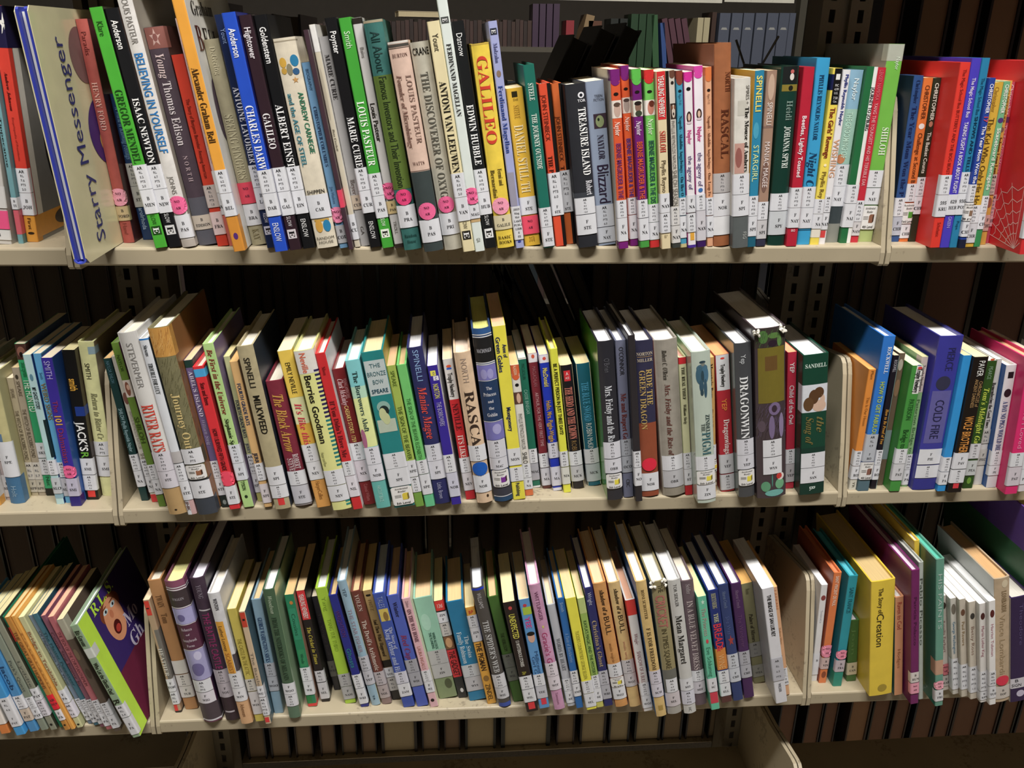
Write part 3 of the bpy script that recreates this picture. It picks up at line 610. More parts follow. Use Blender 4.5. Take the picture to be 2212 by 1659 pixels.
160.3 2.4 343.0 -7.05 9.1 193.5|#e65c1c,k=p,g=#efe0c0|orange paperback under a purple tag, set slightly back of its twin|B 193.5 183.5 #7c1878;E 188.5 178.2 #7c1878 -.5 .5;E 171.4 168.4 #1c1010 -.25 .25;B 161.2 145.1 #e8dcd0;E 160.2 145.7 #a89890 -.35 .35;E 160.2 156.4 #4c3c38 -.35 .35;T 141.8 126.9 .45 i #ffe8d8 Naylor;T 119.0 55.1 .45 s #5c3c90 BERNIE MAGRUDER & THE;A 54.7 36.0 5.8 4.0;F 35.2 8.3 NA;B 7.9 0.0 #7c1878
170.5 -6.6 343.0 -7.05 10.4 190.4|#741a78,k=p,g=#efe0c0|purple paperback under a green tag, with orange lettering|B 190.4 180.5 #55c040;E 187.1 174.1 #55c040 -.5 .5;E 168.8 165.7 #1c1010 -.25 .25;B 159.0 142.4 #e0e0d0;E 158.0 146.7 #8c6a58 -.3 .35;E 158.0 153.5 #241814 -.35 .4;E 148.4 142.4 #3c4434 -.3 .4;T 138.1 123.4 .45 i #f0e0f0 Naylor;T 116.4 54.6 .48 s #e0581c BERNIE MAGRUDER & THE;A 53.9 33.8 5.7 5.0;F 33.1 8.3 NA;B 7.7 0.0 #3f9c38
182.0 -6.5 343.0 -6.43 10.6 189.6|#6cc850,k=p,g=#efe0c0|light green paperback under a red tag, with dark blue lettering|B 189.6 180.5 #d81c1c;E 187.1 175.5 #d81c1c -.5 .5;E 169.1 166.1 #1c1010 -.25 .25;B 159.2 143.6 #f0e8e0;E 158.3 144.3 #c8806c -.25 .4;E 158.6 151.8 #6c2c1c -.1 .45;T 140.7 124.2 .45 i #e0f4d0 Naylor;T 117.6 50.0 .46 s #1c4c50 BERNIE MAGRUDER & THE DIS;A 49.1 29.1 5.5 4.0;F 28.6 9.2 NA;B 8.4 0.0 #d02020
193.6 -12.6 343.0 -6.56 10.3 188.3|#e4d2a6,k=p,g=#efe0c0|cream paperback with a red head panel, beside the four with coloured tags|B 188.3 139.8 #dc1c24 -.42 .46;T 183.9 142.2 .5 s #f8e8e0 YEARLING NEWBERY;T 128.4 105.7 .55 f #c8342c SHILOH;T 97.7 62.7 .42 n #5c4c34 Phyllis Reyno;W 61.7 40.6 F/NAY;A 40.2 18.1 4.4 4.0;T 16.2 12.4 .3 n #8c7c5c Gan
206.3 -8.4 343.0 -7.00 9.1 189.4|#cfc9be,k=p,L=#141210,R=#b8b4ac,g=#efe0c0|black-sided paperback with a small beagle-like dog's face on its spine|B 189.4 47.3 #16120f -.5 -.2;B 189.4 186.1 #6c4434 -.15 .5;E 188.6 181.4 #6c4434 -.15 .5;E 178.6 175.2 #241c1a 0 .35;B 156.1 140.0 #3c2c24 -.15 .5;E 154.8 141.1 #cfc0b0 0 .4;E 154.1 149.8 #7a4c34 -.1 .15;E 154.1 149.8 #7a4c34 .25 .5;E 146.9 143.8 #1c1414 .12 .28;T 138.7 87.5 .36@.1 n #5c5854 PHYLLIS REYNOLDS NAYLOR;T 86.6 47.3 .5@.1 n #77726a SHILOH SEASON;W 46.4 25.8 AR/RL/4.8/PTS/5.0 #d4d2d0;W 25.2 5.8 F/NAY #d4d2d0;B 5.4 0.0 #3c403c
215.3 -6.1 343.0 -6.63 7.3 189.4|#3d9cbc,k=p,g=#efe0c0|slim turquoise paperback with a brown tag|B 189.4 181.1 #8c3c2c;E 186.1 174.7 #8c3c2c -.5 .5;E 170.2 167.3 #101c24 -.25 .25;T 166.0 154.9 .3 n #1c4c60 Ages 7-10;T 143.8 58.2 .4 f #124a60 Napoli - Aladdin Angelwings - On Her O;A 56.3 36.8 3.5 1.0;F 35.8 11.2 NA;B 4.4 0.0 #c8bc80
224.3 -8.4 343.0 -6.74 9.1 188.2|#ece6ea,k=p,L=#d838a0,g=#efe0c0|white paperback with a pink tag and a tiny girl portrait, nearer the dog book|B 188.2 182.1 #dc189c;E 186.2 177.9 #dc189c -.5 .5;E 172.9 169.2 #141014 -.25 .25;E 148.2 136.2 #3c2420 -.3 .3;E 146.0 138.4 #dcb8a0 -.16 .16;E 137.7 135.0 #d8c0c8 -.3 .3;T 129.2 114.3 .4 s #d82c8c Naylor;T 101.9 65.8 .45 n #4c2c78 the agony of;W 59.4 40.3 F/NA;A 38.8 18.2 5.3 5.0;B 17.2 8.8 #e8a81c -.2 .3;B 3.5 0.0 #4c2c98
236.3 -4.5 343.0 -6.71 10.0 194.2|#f0e8f0,k=p,L=#dc48a4,g=#efe0c0|taller white paperback with a pink tag and tiny girl portrait, beside the peach one|B 194.2 187.9 #dc3ca8;E 192.0 181.5 #dc3ca8 -.5 .5;E 150.9 140.2 #3c2420 -.3 .3;E 148.9 142.0 #dcb8a0 -.16 .16;E 141.6 138.8 #d8c0c8 -.3 .3;T 132.4 116.6 .4 s #d82c8c Naylor;T 105.1 68.8 .45 n #55407c the agony of;E 66.6 61.9 #3c74b8 -.25 .25;W 59.6 41.9 AR/RL/5.3/PTS/5.0;W 41.4 7.7 F/NAY #cfccd2;B 7.1 0.0 #3c1860
247.7 0.5 343.0 -6.39 7.2 193.0|#e4a67c,k=p,g=#efe0c0|slim peach paperback with an orange tag, left of the tall brown book|B 193.0 184.6 #e0742c;E 188.0 178.2 #e0742c -.5 .5;E 171.1 168.0 #241410 -.25 .25;T 166.0 155.7 .3 n #7c4c34 Ages 7-10;T 143.6 57.2 .38 f #8a5438 Napoli - Aladdin Angelwings - One Leap Fo;A 55.3 35.5 3.5 1.0;F 34.6 10.7 NA
261.0 -0.2 343.0 -5.72 18.5 215.9|#a05c2c,k=h,b=2,L=#9a624c,d=175|big caramel-brown cloth book, tallest of the top shelf's middle|T 187.4 167.1 .28@.3 f #6a3010 NORTH;T 150.0 97.9 .42@.15 f #5c2810 RASCAL;W 81.8 60.4 AR/RL/7.1/PTS/7.0 #b8b4b4;W 59.7 34.2 F/NOR #dcdce0;W 33.8 12.8 #e4e4e6
279.6 -10.5 343.0 -5.72 17.7 182.1|#dad6cc,k=h,b=2|grey-white book with a pink mouse picture, right of the caramel-brown book|B 159.4 144.0 #c8c4b8 -.3 .3;T 174.6 155.1 .2@.3 n #5c5850 SPIRES +;T 152.6 84.0 .24@.28 f #141410 The Mouse of Amhers;B 115.2 83.1 #c8988a -.45 .15;E 110.8 89.4 #9c5c54 -.4 0;W 82.2 60.3 AR/RL/5.3/PTS/1.0;W 59.8 36.2 F/SPI;B 35.8 0.0 #5c6262;T 18.2 9.6 .2@.25 n #b8bcb8 FSG
294.1 -4.0 343.0 -3.96 10.4 189.7|#1a86ac,k=p,L=#e0ae1c,g=#efe0b0|bright blue paperback with a yellow side, lettered in pale yellow|T 184.7 147.3 .5 s #f0dc5c SPINELLI;E 136.9 119.3 #3ca0c0 -.4 .2;T 113.1 73.5 .5 n #d8e8a0 STARGIRL;A 57.8 35.4 4.2 6.0;W 35.0 12.5 F/SPI;B 12.2 0.0 #146078
306.5 0.3 343.0 -3.17 11.6 189.7|#a5836e,k=p,g=#d8c49c|tan-pink picture-covered paperback right of the bright blue one|E 186.3 159.1 #c8a890 -.3 .3;E 95.6 60.8 #7c5c50 -.4 .3;T 157.4 133.1 .42 n #f0e4dc SPINELLI;B 132.7 130.6 #8a6c60;T 116.3 66.4 .42 n #f0e0dc MANIAC MAGEE;A 50.6 30.4 4.7 5.0;W 29.8 8.7 F/SPI #c8c6c8;B 8.1 0.0 #34344a
326.4 3.8 343.0 -2.68 19.9 193.8|#113a30,k=h,b=2,L=#1c4c3c,J|dark green glossy jacketed book with a tiny girl figure at its head|B 193.8 176.1 #181c1c -.4 .4;E 190.5 186.2 #c8605c .0 .2;E 186.6 179.5 #e0d8d0 -.02 .22;B 175.2 168.4 #8a7820 -.4 .45;E 174.3 168.9 #1c1c14 -.05 .2;T 158.9 138.0 .3@.1 f #7a948a Heidi;T 131.8 86.9 .3@.1 f #e0ece4 JOHANNA SPYRI;A 59.2 39.8 8.2 16.0;W 39.1 12.3 F/SPY #c8ccd0
343.0 0.5 343.0 -1.96 12.4 193.5|#be0c30,k=h,L=#b40c2c|crimson book with small white lettering, right of the dark green one|T 143.9 77.6 .32 s #f8e8ec Beetles, Lightly Toasted;AF 66.5 21.3 5.7 6.0 NAY;H 19.7 16.7 .4 n #f0d0d4 80
360.3 8.8 343.0 -1.69 15.2 202.7|#28a0d4,k=h,L=#2890bc|tall sky-blue book with dark blue lettering|T 185.8 117.5 .3 f #14507c PHYLLIS REYNOLDS NAYLOR;T 104.9 67.1 .5 i #103c64 Night C;AF 66.2 19.1 5.4 6.0 NAY;B 17.2 16.4 #14405c
373.7 8.6 343.0 -0.60 10.8 192.6|#f0d83c,k=p,g=#efe0b0|yellow paperback with a black price panel at its head|B 186.4 170.1 #141c4c -.5 -.3;B 192.6 155.0 #0f0f10 -.3 .5;B 186.7 180.8 #e8e8e4 -.1 .32;H 176.3 173.8 .4@.1 n #e8e8e8 FIC;H 172.3 169.8 .45@.1 n #e8e8e8 4.99;H 168.3 165.9 .4@.1 n #e8e8e8 U.S.;H 163.3 160.7 .45@.1 n #e8e8e8 7.50;H 159.5 157.3 .4@.1 n #e8e8e8 Can.;T 152.0 97.7 .45 s #8a2c14 The Girls' Revenge;E 91.7 88.5 #fff0c0 -.15 .15;T 83.4 53.5 .4 n #6c4c14 Phyllis Rey;AF 52.6 18.6 4.0 5.0 NA;B 17.8 8.5 #e8e0d0
383.9 12.5 343.0 -0.03 8.9 190.9|#e8e6ea,k=p,g=#efe0b0|white paperback with small blue lettering and faint orange letters|T 186.5 132.6 .35@.1 s #2c3c90 Phyllis Reynolds Naylor;T 117.9 75.7 .6 s #d8a480 WISHING;A 55.6 36.8 4.9 4.0;F 36.1 17.0 NAY;B 15.7 7.5 #d83c3c -.35 .3
398.0 20.1 343.0 -0.03 18.5 190.9|#8ab6d0,k=h,b=2,J|wide pale blue jacketed book fading to sea green|B 149.9 90.0 #9cc4b4;T 182.6 159.2 .25@.1 s #dcecf0 Naylor;T 146.9 96.5 .3 s #b8dcc8 THE GROOMING OF;E 101.3 90.4 #c87c4c -.4 .1;W 89.7 65.6 AR/RL/6.4/PTS/7.0;W 65.3 42.4 F/NAY;B 41.6 22.2 #3a4448;B 22.2 0.0 #8a8c84
414.1 16.4 343.0 -0.02 12.9 194.5|#1c6c3c,k=h,L=#2c6c40|dark green book with a white edge stripe and small black capitals|B 194.5 0.0 #e8e8e4 .12 .5;T 173.3 127.2 .26@.3 s #28282c JOURNEY TO JO'BURG;W 67.6 46.5 AR/RL/4.8/PTS/2.0;W 46.0 18.8 F/NAI
426.3 20.1 343.0 -0.01 10.7 193.6|#c81c34,k=p,g=#e8b8a0|bright red paperback with faint white capitals, left of the tall green one|T 191.3 159.5 .35 n #dc6c78 LENSEY NAMIOKA;T 156.5 65.8 .32 n #f0b4b8 YANG THE YOUNGEST AND HIS TERRIBLE EAR;A 49.2 24.8 4.3 2.0;W 24.3 8.3 F/NAM #d0ccce
441.1 23.9 343.0 -0.00 18.2 218.0|#70bc3c,k=h,L=#8c8c80,J,d=165|tall green book with a silvery head leaning on the right divider|B 218.0 200.5 #b0b4a4;T 204.9 191.5 .2@.2 n #e0ecd8 Naylor;T 130.7 99.6 .36@.15 f #e4f0d8 SHILOH;W 83.0 63.6 AR/RL/4.4/PTS/4.0;W 62.9 43.9 F/NAY;V 42.7 15.0 #8c5c44 4th Level;B 14.7 0.0 #a8b870
!books on the top shelf, section beyond the right divider
477.4 23.1 343.0 -1.72 11.5 185.7|#2c5088,k=h,L=#1c3048|navy-blue book next to the right divider of the top shelf|T 181.2 156.6 .35 f #183468 Christopher;T 153.5 53.7 .42 f #14285c The Year Mom Won the P;A 51.7 30.1 4.0 2.0;W 29.6 7.8 F/CHR #b8bcc8
489.1 23.4 343.0 -1.72 11.1 183.6|#e0701c,k=p,g=#f0d8b0|orange paperback with a small baseball on its spine|T 176.0 139.6 .4 n #4c2410 CHRISTOPHER;E 134.9 128.6 #e8e0dc -.3 .3;T 124.7 68.7 .4 n #4c2410 Challenge at Second B;A 67.9 47.1 3.6 2.0;V 45.7 21.6 #4c9c2c 3rd Level;W 20.7 4.3 F/CHR
499.5 23.2 343.0 -1.72 9.0 183.7|#2a3020,k=p,g=#f0d8b0|dark olive-black paperback with pale lettering beside the orange baseball one|T 178.4 138.2 .4 s #e8e8d8 CHRISTOPHER;E 137.4 131.1 #b87860 -.25 .25;T 125.5 79.5 .4 s #e0e0d0 The Basket Counts;A 75.4 53.8 3.7 2.0;W 53.3 32.7 F/CHR
510.3 -8.5 343.0 -1.73 11.8 200.5|#e62c18,k=h,L=#e4201a,d=200|big scarlet picture book with tiny dark lettering|T 193.7 83.1 .28 n #7c1410 The Magic School Bus BUTTERFLY AND THE BOG BEAST;A 82.3 60.6 3.4 1.0;W 60.1 35.5 595/KRU;T 29.4 12.7 .3 n #7c1410 Scholastic
522.0 -8.5 343.0 -1.73 11.0 205.0|#4a3cc0,k=h,d=200|violet picture book between the scarlet and the teal-blue ones|T 185.0 143.9 .3 s #dcd4f4 The Magic School Bus;T 139.3 62.2 .34 s #e8e4f8 TAKING FLIGHT A BOOK ABOUT FLIGHT;W 60.9 37.7 629/HER;T 36.0 22.7 .3 n #b8b0e8 GREEN
532.5 -8.4 343.0 -1.74 9.1 205.2|#1880ac,k=h,d=200|teal-blue picture book right of the violet one|T 185.2 147.0 .35 n #0c3c58 The Magic School Bus;T 145.5 86.4 .35 s #0c3c58 SHOWS AND TELLS;A 85.6 62.3 4.3 1.0;W 61.8 38.0 930/POS;T 31.1 21.1 .3 n #0c3c58 Pops
541.1 -12.3 343.0 -1.74 7.5 185.4|#2444a0,k=p,g=#f0e0c0|deep blue paperback with white lettering right of the teal-blue book|T 179.5 148.9 .45 s #f0f0ff CHRISTOPHER;T 146.6 139.8 .5 s #e8485c 17;T 136.0 73.4 .45 s #f0f0ff The Year Mom Won the;A 72.6 53.2 4.0 2.0;V 52.4 31.8 #8c6c54 3rd;W 31.0 13.5 F/CHR;B 10.1 0.0 #1c2038
552.1 -5.3 343.0 -1.74 13.8 180.8|#d4a81c,k=p,g=#f4e8d0,L=#c8a838|mustard-yellow paperback with large dark lettering|T 176.3 149.9 .3 n #a87c18 Christopher;T 143.8 48.6 .4 n #5c4410 The Kid Who Only Hit Ho;A 48.3 27.9 3.9 2.0;W 27.4 4.8 F/CHR #cfcfd4
563.2 -4.9 343.0 -1.74 7.6 181.7|#6ab080,k=p,g=#f0e0c0|sage-green paperback with white lettering and a purple figure|T 178.8 148.6 .45 s #f0f4e8 CHRISTOPHER;E 144.0 138.5 #4c3478 -.4 .4;T 133.2 65.1 .45 s #e8f0e0 Skateboard Renegade;A 58.9 39.6 4.0 3.0;F 39.1 20.7 CH;B 20.0 0.0 #2c8c50
577.2 6.4 343.0 -3.17 7.7 182.2|#e4a83c,k=p,g=#f0e0c0|amber paperback with brown lettering beside the sage-green one|T 173.2 137.8 .45 n #7c4c14 CHRISTOPHER;E 133.1 127.7 #8c6454 -.3 .3;T 122.1 81.3 .45 s #6c4010 Johnny Long Legs;W 81.3 58.3 AR/RL/4.0/PTS/2.0 #d4b8b0;E 55.0 43.4 #a05848 -.4 .3;W 35.0 16.3 F/CHR #d8a8a0
585.5 14.0 343.0 -3.17 8.0 180.6|#cc4c64,k=p,g=#f0e0c0|rose-red paperback with white lettering, left of the big red web cover|T 178.3 145.9 .4 s #f4dce0 Christopher;B 143.6 137.3 #6c2c60;T 134.9 81.9 .4 n #f0c8cc The Fox Steals Home;W 57.1 33.5 AR/RL/4.0/PTS/2.0 #d8a8b0;W 33.2 19.9 CHR #d8a8b0
596.7 -44.0 343.0 -3.17 13.7 203.2|#dc1c24,k=h,L=#d8141c,d=200|big red hardcover with a white spider web on its side, by the photo's edge|W 60.0 37.6 AR/RL/4.0 #e4dcd8;W 37.2 18.1 PTS/6.0;w 58.4 3.3 #f4c8c0 20 100;T 179.3 74.2 .4 s #f4dcd8 SPIDERS
!books on the middle shelf, section beyond the left divider
-607.9 17.0 20.0 -0.18 13.7 177.7|#d8d4d0,k=h,b=2|white book with an amber foot, cut off by the left edge, middle shelf|T 162.3 82.5 .35 f #7a6c64 Sherlock;W 78.4 34.4 F/SPE #e0dedc;B 10.9 0.0 #d89830
-596.5 32.2 20.0 -0.19 8.4 168.1|#b8a8a8,k=p|thin mauve-grey book left of the wide sand-and-blue one|W 83.4 54.0 AR/RL/4.0/PTS/2.0 #e4e0e4;W 34.8 4.4 F/SPE #d0cccc
-583.4 21.5 20.0 -0.19 17.1 171.9|#bdb47c,k=h,b=3,R=#b8b080|wide sand-coloured book with a slate-blue foot|E 148.5 128.6 #8c7c4c -.3 .1;B 94.3 84.0 #5c7c9c -.5 0;W 84.0 36.8 /F/SPE/;B 36.3 0.0 #3e7098;T 25.0 9.8 .3 n #8cacc4 Holt
-570.3 41.1 20.0 -0.19 8.3 158.2|#b0a284,k=p|faded tan paperback, left one of the matching worn pair|T 144.7 132.6 .4 n #6a5c48 SPEARE;T 116.3 50.2 .45 n #5c503c THE WITCH OF BLACKBIRD POND;W 47.0 23.2 AR/RL/5.7 #c8c2b8;W 22.7 5.5 F/SPE #b8b0a0
-561.4 40.7 20.0 -0.19 8.8 171.4|#aa9c86,k=p,g=#d8c090|faded tan paperback, taller right one of the matching worn pair|E 162.5 156.6 #3c3428 -.2 .2;T 154.6 134.5 .4 n #6a5c48 SPEARE;T 118.3 53.4 .45 n #5c503c THE WITCH OF BLACKBIRD POND;W 47.0 23.1 AR/RL/5.7 #ccc6bc;W 22.7 5.5 F/SPE #bcb4a4
-550.6 40.5 20.0 -0.19 12.1 201.1|#1ea468,k=p,R=#5c74a8|green paperback with a snarling brown face at its head|B 201.1 181.2 #4c2c24;E 197.7 184.1 #8c5c4c -.35 .4;E 190.9 184.1 #180c0c -.2 .15;T 178.2 159.5 .4 n #0c6c3c Skurzynski;T 156.5 114.1 .55 s #d4f0d8 THE HUNTED;W 73.6 53.0 F/SKU;A 52.1 29.7 5.4 7.0;T 27.5 14.4 .3 n #0c6038 Nat;B 10.4 0.0 #101210
-530.8 18.1 20.0 -1.13 9.6 195.3|#b6dadc,k=p,R=#1c3c7c|pale aqua paperback with small black capitals|E 171.6 162.9 #5c8ca0 -.2 .2;T 155.1 127.4 .4 s #14242c MY GHOST STORY;B 113.3 63.9 #142c30 .2 .5;A 60.7 40.6 4.1 3.0;W 36.4 14.8 F/SLO #c4c8cc;B 14.4 8.3 #8cb4c4
-521.0 20.8 20.0 -1.05 9.2 195.5|#5cacdc,k=p,R=#4c8cb8|sky-blue paperback with faded bronze lettering|T 172.4 163.7 .3 n #2c5c80 Smith;T 158.8 111.9 .5 s #8c7c50 WEIRD SIGNS;A 56.0 35.8 4.0 2.0;W 34.7 9.9 F/SLO #c0c0c8
-509.7 12.1 20.0 -0.35 12.6 193.3|#3c2ca0,k=p,R=#2c5ca8|purple paperback with red lettering and yellow numerals 101|T 189.9 166.8 .45 n #b8b0f0 SMITH;T 140.4 125.1 .4 n #a02c60 The;T 122.5 107.4 .5 s #f0b828 101;T 105.3 58.9 .45 n #a02c58 Dalmatians;P 56.2 38.8;W 38.4 14.1 F/SMI #c4c0d4;B 13.5 0.0 #30247c
-495.6 27.2 20.0 1.00 14.8 197.2|#121212,k=p,R=#3c2c20,g=#e8dca8|black paperback with yellow and white lettering and a red square foot|T 161.6 145.8 .5 s #f0b020 smith;B 125.7 113.5 #1c3c90 -.2 .5;T 105.3 66.9 .55 s #f4f4f0 JACK'S;T 66.4 58.0 .5 s #6cb82c R;W 57.4 35.3 F/SMI;A 34.5 13.6 4.7 3.0;B 13.2 4.0 #e02c24 -.3 .3
-478.7 36.2 20.0 1.01 18.3 203.8|#e2e2a0,k=h,b=2,R=#94866c|pale yellow jacketed book leaning on the left divider|B 197.6 188.3 #94b0bc .1 .5;T 177.5 156.8 .28@-.1 n #4c4c38 SMITH;T 139.7 78.9 .34@.05 i #8c8c64 Return to Bitter Cr;W 75.2 56.0 AR/RL/PTS;W 55.2 27.5 F/SMI
!books on the middle shelf
-430.6 21.4 20.0 -5.20 9.4 188.8|#133c3c,k=p,R=#101c1c,g=#e0b880|thin dark teal paperback, first on the middle shelf|T 185.7 157.6 .35 n #5c8c9c NAYLOR SHILOH;T 125.3 67.9 .4 n #a8d0d8 SHILOH Phyllis Reynolds Naylor;AF 64.1 19.7 4.4 4.0 NA
-416.7 17.2 20.0 -5.98 8.7 192.8|#d8d4c8,k=p,g=#efe0c0|white paperback with a red foot, second on the middle shelf|E 147.7 132.5 #8c5c50 -.4 .3;T 123.4 73.5 .35 n #a8a090 PHYLLIS REYNOLDS NAYLOR;T 67.8 60.2 .45 n #8c8474 SHI;AF 59.3 13.8 4.4 4.0 NA;B 10.9 0.0 #d8282c
-404.6 5.4 20.0 -6.81 8.9 213.6|#65882a,k=h,R=#5c2c48|olive-green book with a little dog picture band, left of the large grey-white one|T 199.5 178.9 .35 n #3c5c14 NAYLOR;B 167.9 146.4 #e0d4c8;E 165.8 148.2 #8c5440 -.3 .3;E 162.3 155.3 #dcb098 -.1 .3;T 121.3 86.5 .5 s #3c5410 SHILOH;AF 58.0 17.1 4.4 4.0 NA
-380.3 -16.6 20.0 -6.68 21.8 232.1|#d6d4d0,k=h,b=4,J|large grey-white jacketed book with big red capitals|T 220.3 165.6 .28 n #8c8a88 STEVERMER;T 144.8 84.0 .55 f #d43c28 RIVER RATS;W 84.0 59.1 AR/RL/5.9/PTS/9.0 #d0ccd4;W 58.7 36.5 F/STE/ #d0ccd4;B 35.7 0.0 #b89560;E 7.8 5.4 #2c2010 -.1 .05
-363.4 -16.4 20.0 -6.72 10.7 225.8|#d8dce2,k=h,b=1,R=#444c50|white book with a blue head band and slim dark title, beside the furry-looking one|B 225.8 223.8 #2c84d0;T 218.4 205.1 .35 i #2c3440 Stevens;T 196.7 159.1 .4 i #2c3438 TROUBLE FOR LUCY;W 85.1 70.4 / / / #b8b4b4;W 68.9 46.1 AR/RL/4.9/PTS/1.0;W 45.7 20.3 F/STE;B 19.8 0.0 #c8a0a0 0 .5;T 18.4 5.8 .3@-.2 s #7c5c5c JNK
-344.6 -18.6 20.0 -6.70 23.0 238.2|#75704c,k=h,b=3,R=#8c5c30|tall book with golden fur texture at its head and mossy fur below|B 238.2 203.6 #c8903a;Z 238.2 203.6 #a86c24 #e0b060;Z 203.6 88.6 #5a5636 #8c8660;T 158.9 88.6 .34 f #d8c07c Journey Out;B 88.6 67.5 #54502f;W 88.6 68.8 AR/RL/PTS -.5;V 67.5 48.8 #9c6444 4th Level;B 47.9 46.0 #3c4048;W 46.0 22.8 F/STE;B 22.4 0.0 #3c424c
-327.7 0.5 20.0 -6.70 9.8 193.4|#6d5c88,k=p,R=#4c4454,g=#e8c8a0|dusty lilac paperback with a dark green head|B 193.4 184.2 #1c3c34;T 179.6 122.0 .4 f #ddd6ec ABEL'S ISLAND;T 118.4 85.3 .35 i #a89cc0 William Steig;AF 63.8 16.7 5.9 3.0 STE;B 15.7 0.0 #24302c;E 9.9 3.4 #8c9490 -.2 .25
-315.1 -5.7 20.0 -6.93 12.9 187.6|#e0202c,k=h,R=#9c1420,L=#c41c24|bright red book with a light blue band near its head and a red dot|B 184.5 174.7 #3ca4dc;T 167.7 139.6 .35 s #5c0c14 Stan and Steve;T 109.0 53.2 .35 s #4c0c14 HOW I SURVIVED FIFTH GRADE;D 52.6 32.2 #ee5068;W 32.2 6.9 F/STI
-299.4 -1.4 20.0 -6.86 12.7 213.9|#b2d884,k=h,R=#7c6c8c|light green book with a slanted dark red title|T 207.2 125.7 .42 i #8c2820 Be First in the Universe;T 120.3 83.5 .34 i #24341c Stephanie Spi;W 85.4 61.0 AR/RL/4.0/PTS/5.0 #d8dce4;W 60.6 37.7 F/SPI #d8dce4;T 36.1 23.5 .3 s #2c4c20 TYSON;E 16.7 12.4 #24341c -.15 .15
-287.7 12.5 20.0 -6.47 7.6 193.1|#c0c48c,k=p,R=#6c6858,g=#e0d098|thin pale yellow-green paperback left of the peach one with dark blue capitals|T 137.8 88.1 .45 s #4c5460 FOURTH GRADE RATS;T 80.5 67.3 .4 s #6c7080 JERRY;AF 65.8 12.9 2.9 2.0 SPI;B 11.9 0.0 #b0b060
-275.9 -2.2 20.0 -6.73 9.7 191.9|#d8ac6c,k=p,g=#e4b878,R=#b0906c|peach-tan paperback with dark blue capitals|T 165.0 111.3 .38 s #3c4864 FOURTH GRADE RATS;T 74.2 61.0 .4 s #2c3044 JERR;A 60.6 37.1 2.9 2.0;W 32.3 5.9 F/SPI #d4ccd0
-256.7 -9.4 20.0 -6.98 19.4 213.0|#b0a37c,k=h,b=2,R=#28303c|broad khaki book with tall black capitals, light streak of pages on top|T 198.9 160.9 .3@-.05 s #2c2a20 SPINELLI;T 152.1 101.8 .34 s #16140e MILKWEED;W 58.4 33.5 F/SPI;A 32.8 15.7 5.6 7.0;B 15.3 5.5 #e02c2c -.2 .2
-232.9 -2.3 20.0 -7.48 20.8 167.0|#801c34,k=h,b=2,R=#4c1c34|maroon book with golden script lettering, right of the khaki one|T 151.5 75.5 .5 k #d8a03c The Black Arrow;T 70.8 50.8 .28@.2 f #e0c8cc ROBERT;T 66.0 48.8 .28@-.15 f #e0c8cc STEVE;A 48.3 28.9 8.0 14.0;W 28.1 3.0 F/STE #c4c4cc;B 2.6 0.0 #8c8484
-207.7 -6.8 20.0 -8.71 16.6 206.8|#dfe0a8,k=p,g=#e8dcc0|yellow and white paperback with red brush lettering|B 206.8 148.2 #ecc83c;B 113.8 86.9 #e4b02c;T 192.2 152.7 .3 n #3c3418 EMILY NEVILLE;T 141.0 86.0 .42 i #d8384c It's like this;W 86.3 63.3 AR/RL/4.7/PTS/5.0 #dcdce0;W 62.9 38.7 F/NEV #dcdce0;B 37.9 0.0 #dc9c44;T 36.4 10.9 .28 n #a06c24 HarperCollins
-184.4 -15.6 20.0 -8.82 22.7 209.2|#e4e48c,k=h,b=2,J|broad lemon book with big black lettering and a dark striped right edge|B 209.2 180.8 #e0dcd4;T 206.6 181.7 .26@-.1 s #e06848 Neville;T 179.1 91.1 .3@-.1 s #17150f Berries Goodman;Y 184.3 120.5 #2c2458;Y 120.5 56.3 #1c7c78;T 79.9 61.1 .15@-.3 n #6c6c3c Harper and Row;A 55.0 34.3 4.4 6.0;W 33.5 12.4 F/NEV;Y 12.0 3.0 #1c8c80
-165.4 -13.6 20.0 -9.11 11.9 205.8|#d41c24,k=h,R=#e0dcdc|red book with a dim dark title, right of the stripe-edged lemon one|T 189.5 179.0 .3 f #7c1018 Nilsson;T 146.3 71.8 .42 f #6c1018 If You Didn't Have Me;A 66.5 47.0 4.2 2.0;W 46.4 17.8 F/NIL #e0dce4
-151.3 -3.1 20.0 -9.14 15.1 182.1|#7a1a20,k=h,b=1,g=#f0e0d8|deep maroon book with thin white script and small yellow capitals|T 170.1 136.0 .36@-.05 k #e4b8bc Clark McKinley;T 169.2 144.1 .2@.3 n #c88c90 YOUNG AMERICANS;T 135.1 86.8 .28@-.05 s #e0b868 CAESAR'S STORY: 1759;A 85.9 62.1 5.1 4.0;W 61.5 33.0 F/NIX #d4ccd4;T 29.0 5.2 .25 n #b86868 Colonial Williams
-134.3 -13.0 20.0 -8.28 16.9 195.9|#7ed0d4,k=h,b=1,g=#f0ecdc|aqua-to-yellow jacketed book with dark serif lettering|B 162.9 148.1 #b4dcc0;B 148.1 84.3 #e4ec9c;E 108.5 81.4 #b0688c -.5 -.15;T 182.0 104.6 .3 f #2c4c4c The Borrowers Aloft;W 83.8 60.8 AR/RL/5.0/PTS/6.0 #dcdce4;W 60.4 38.2 F/NOR #dcdce4;B 37.8 0.0 #60b4ac;T 31.7 9.3 .25 n #a8dcd4 HARCOURT BRACE
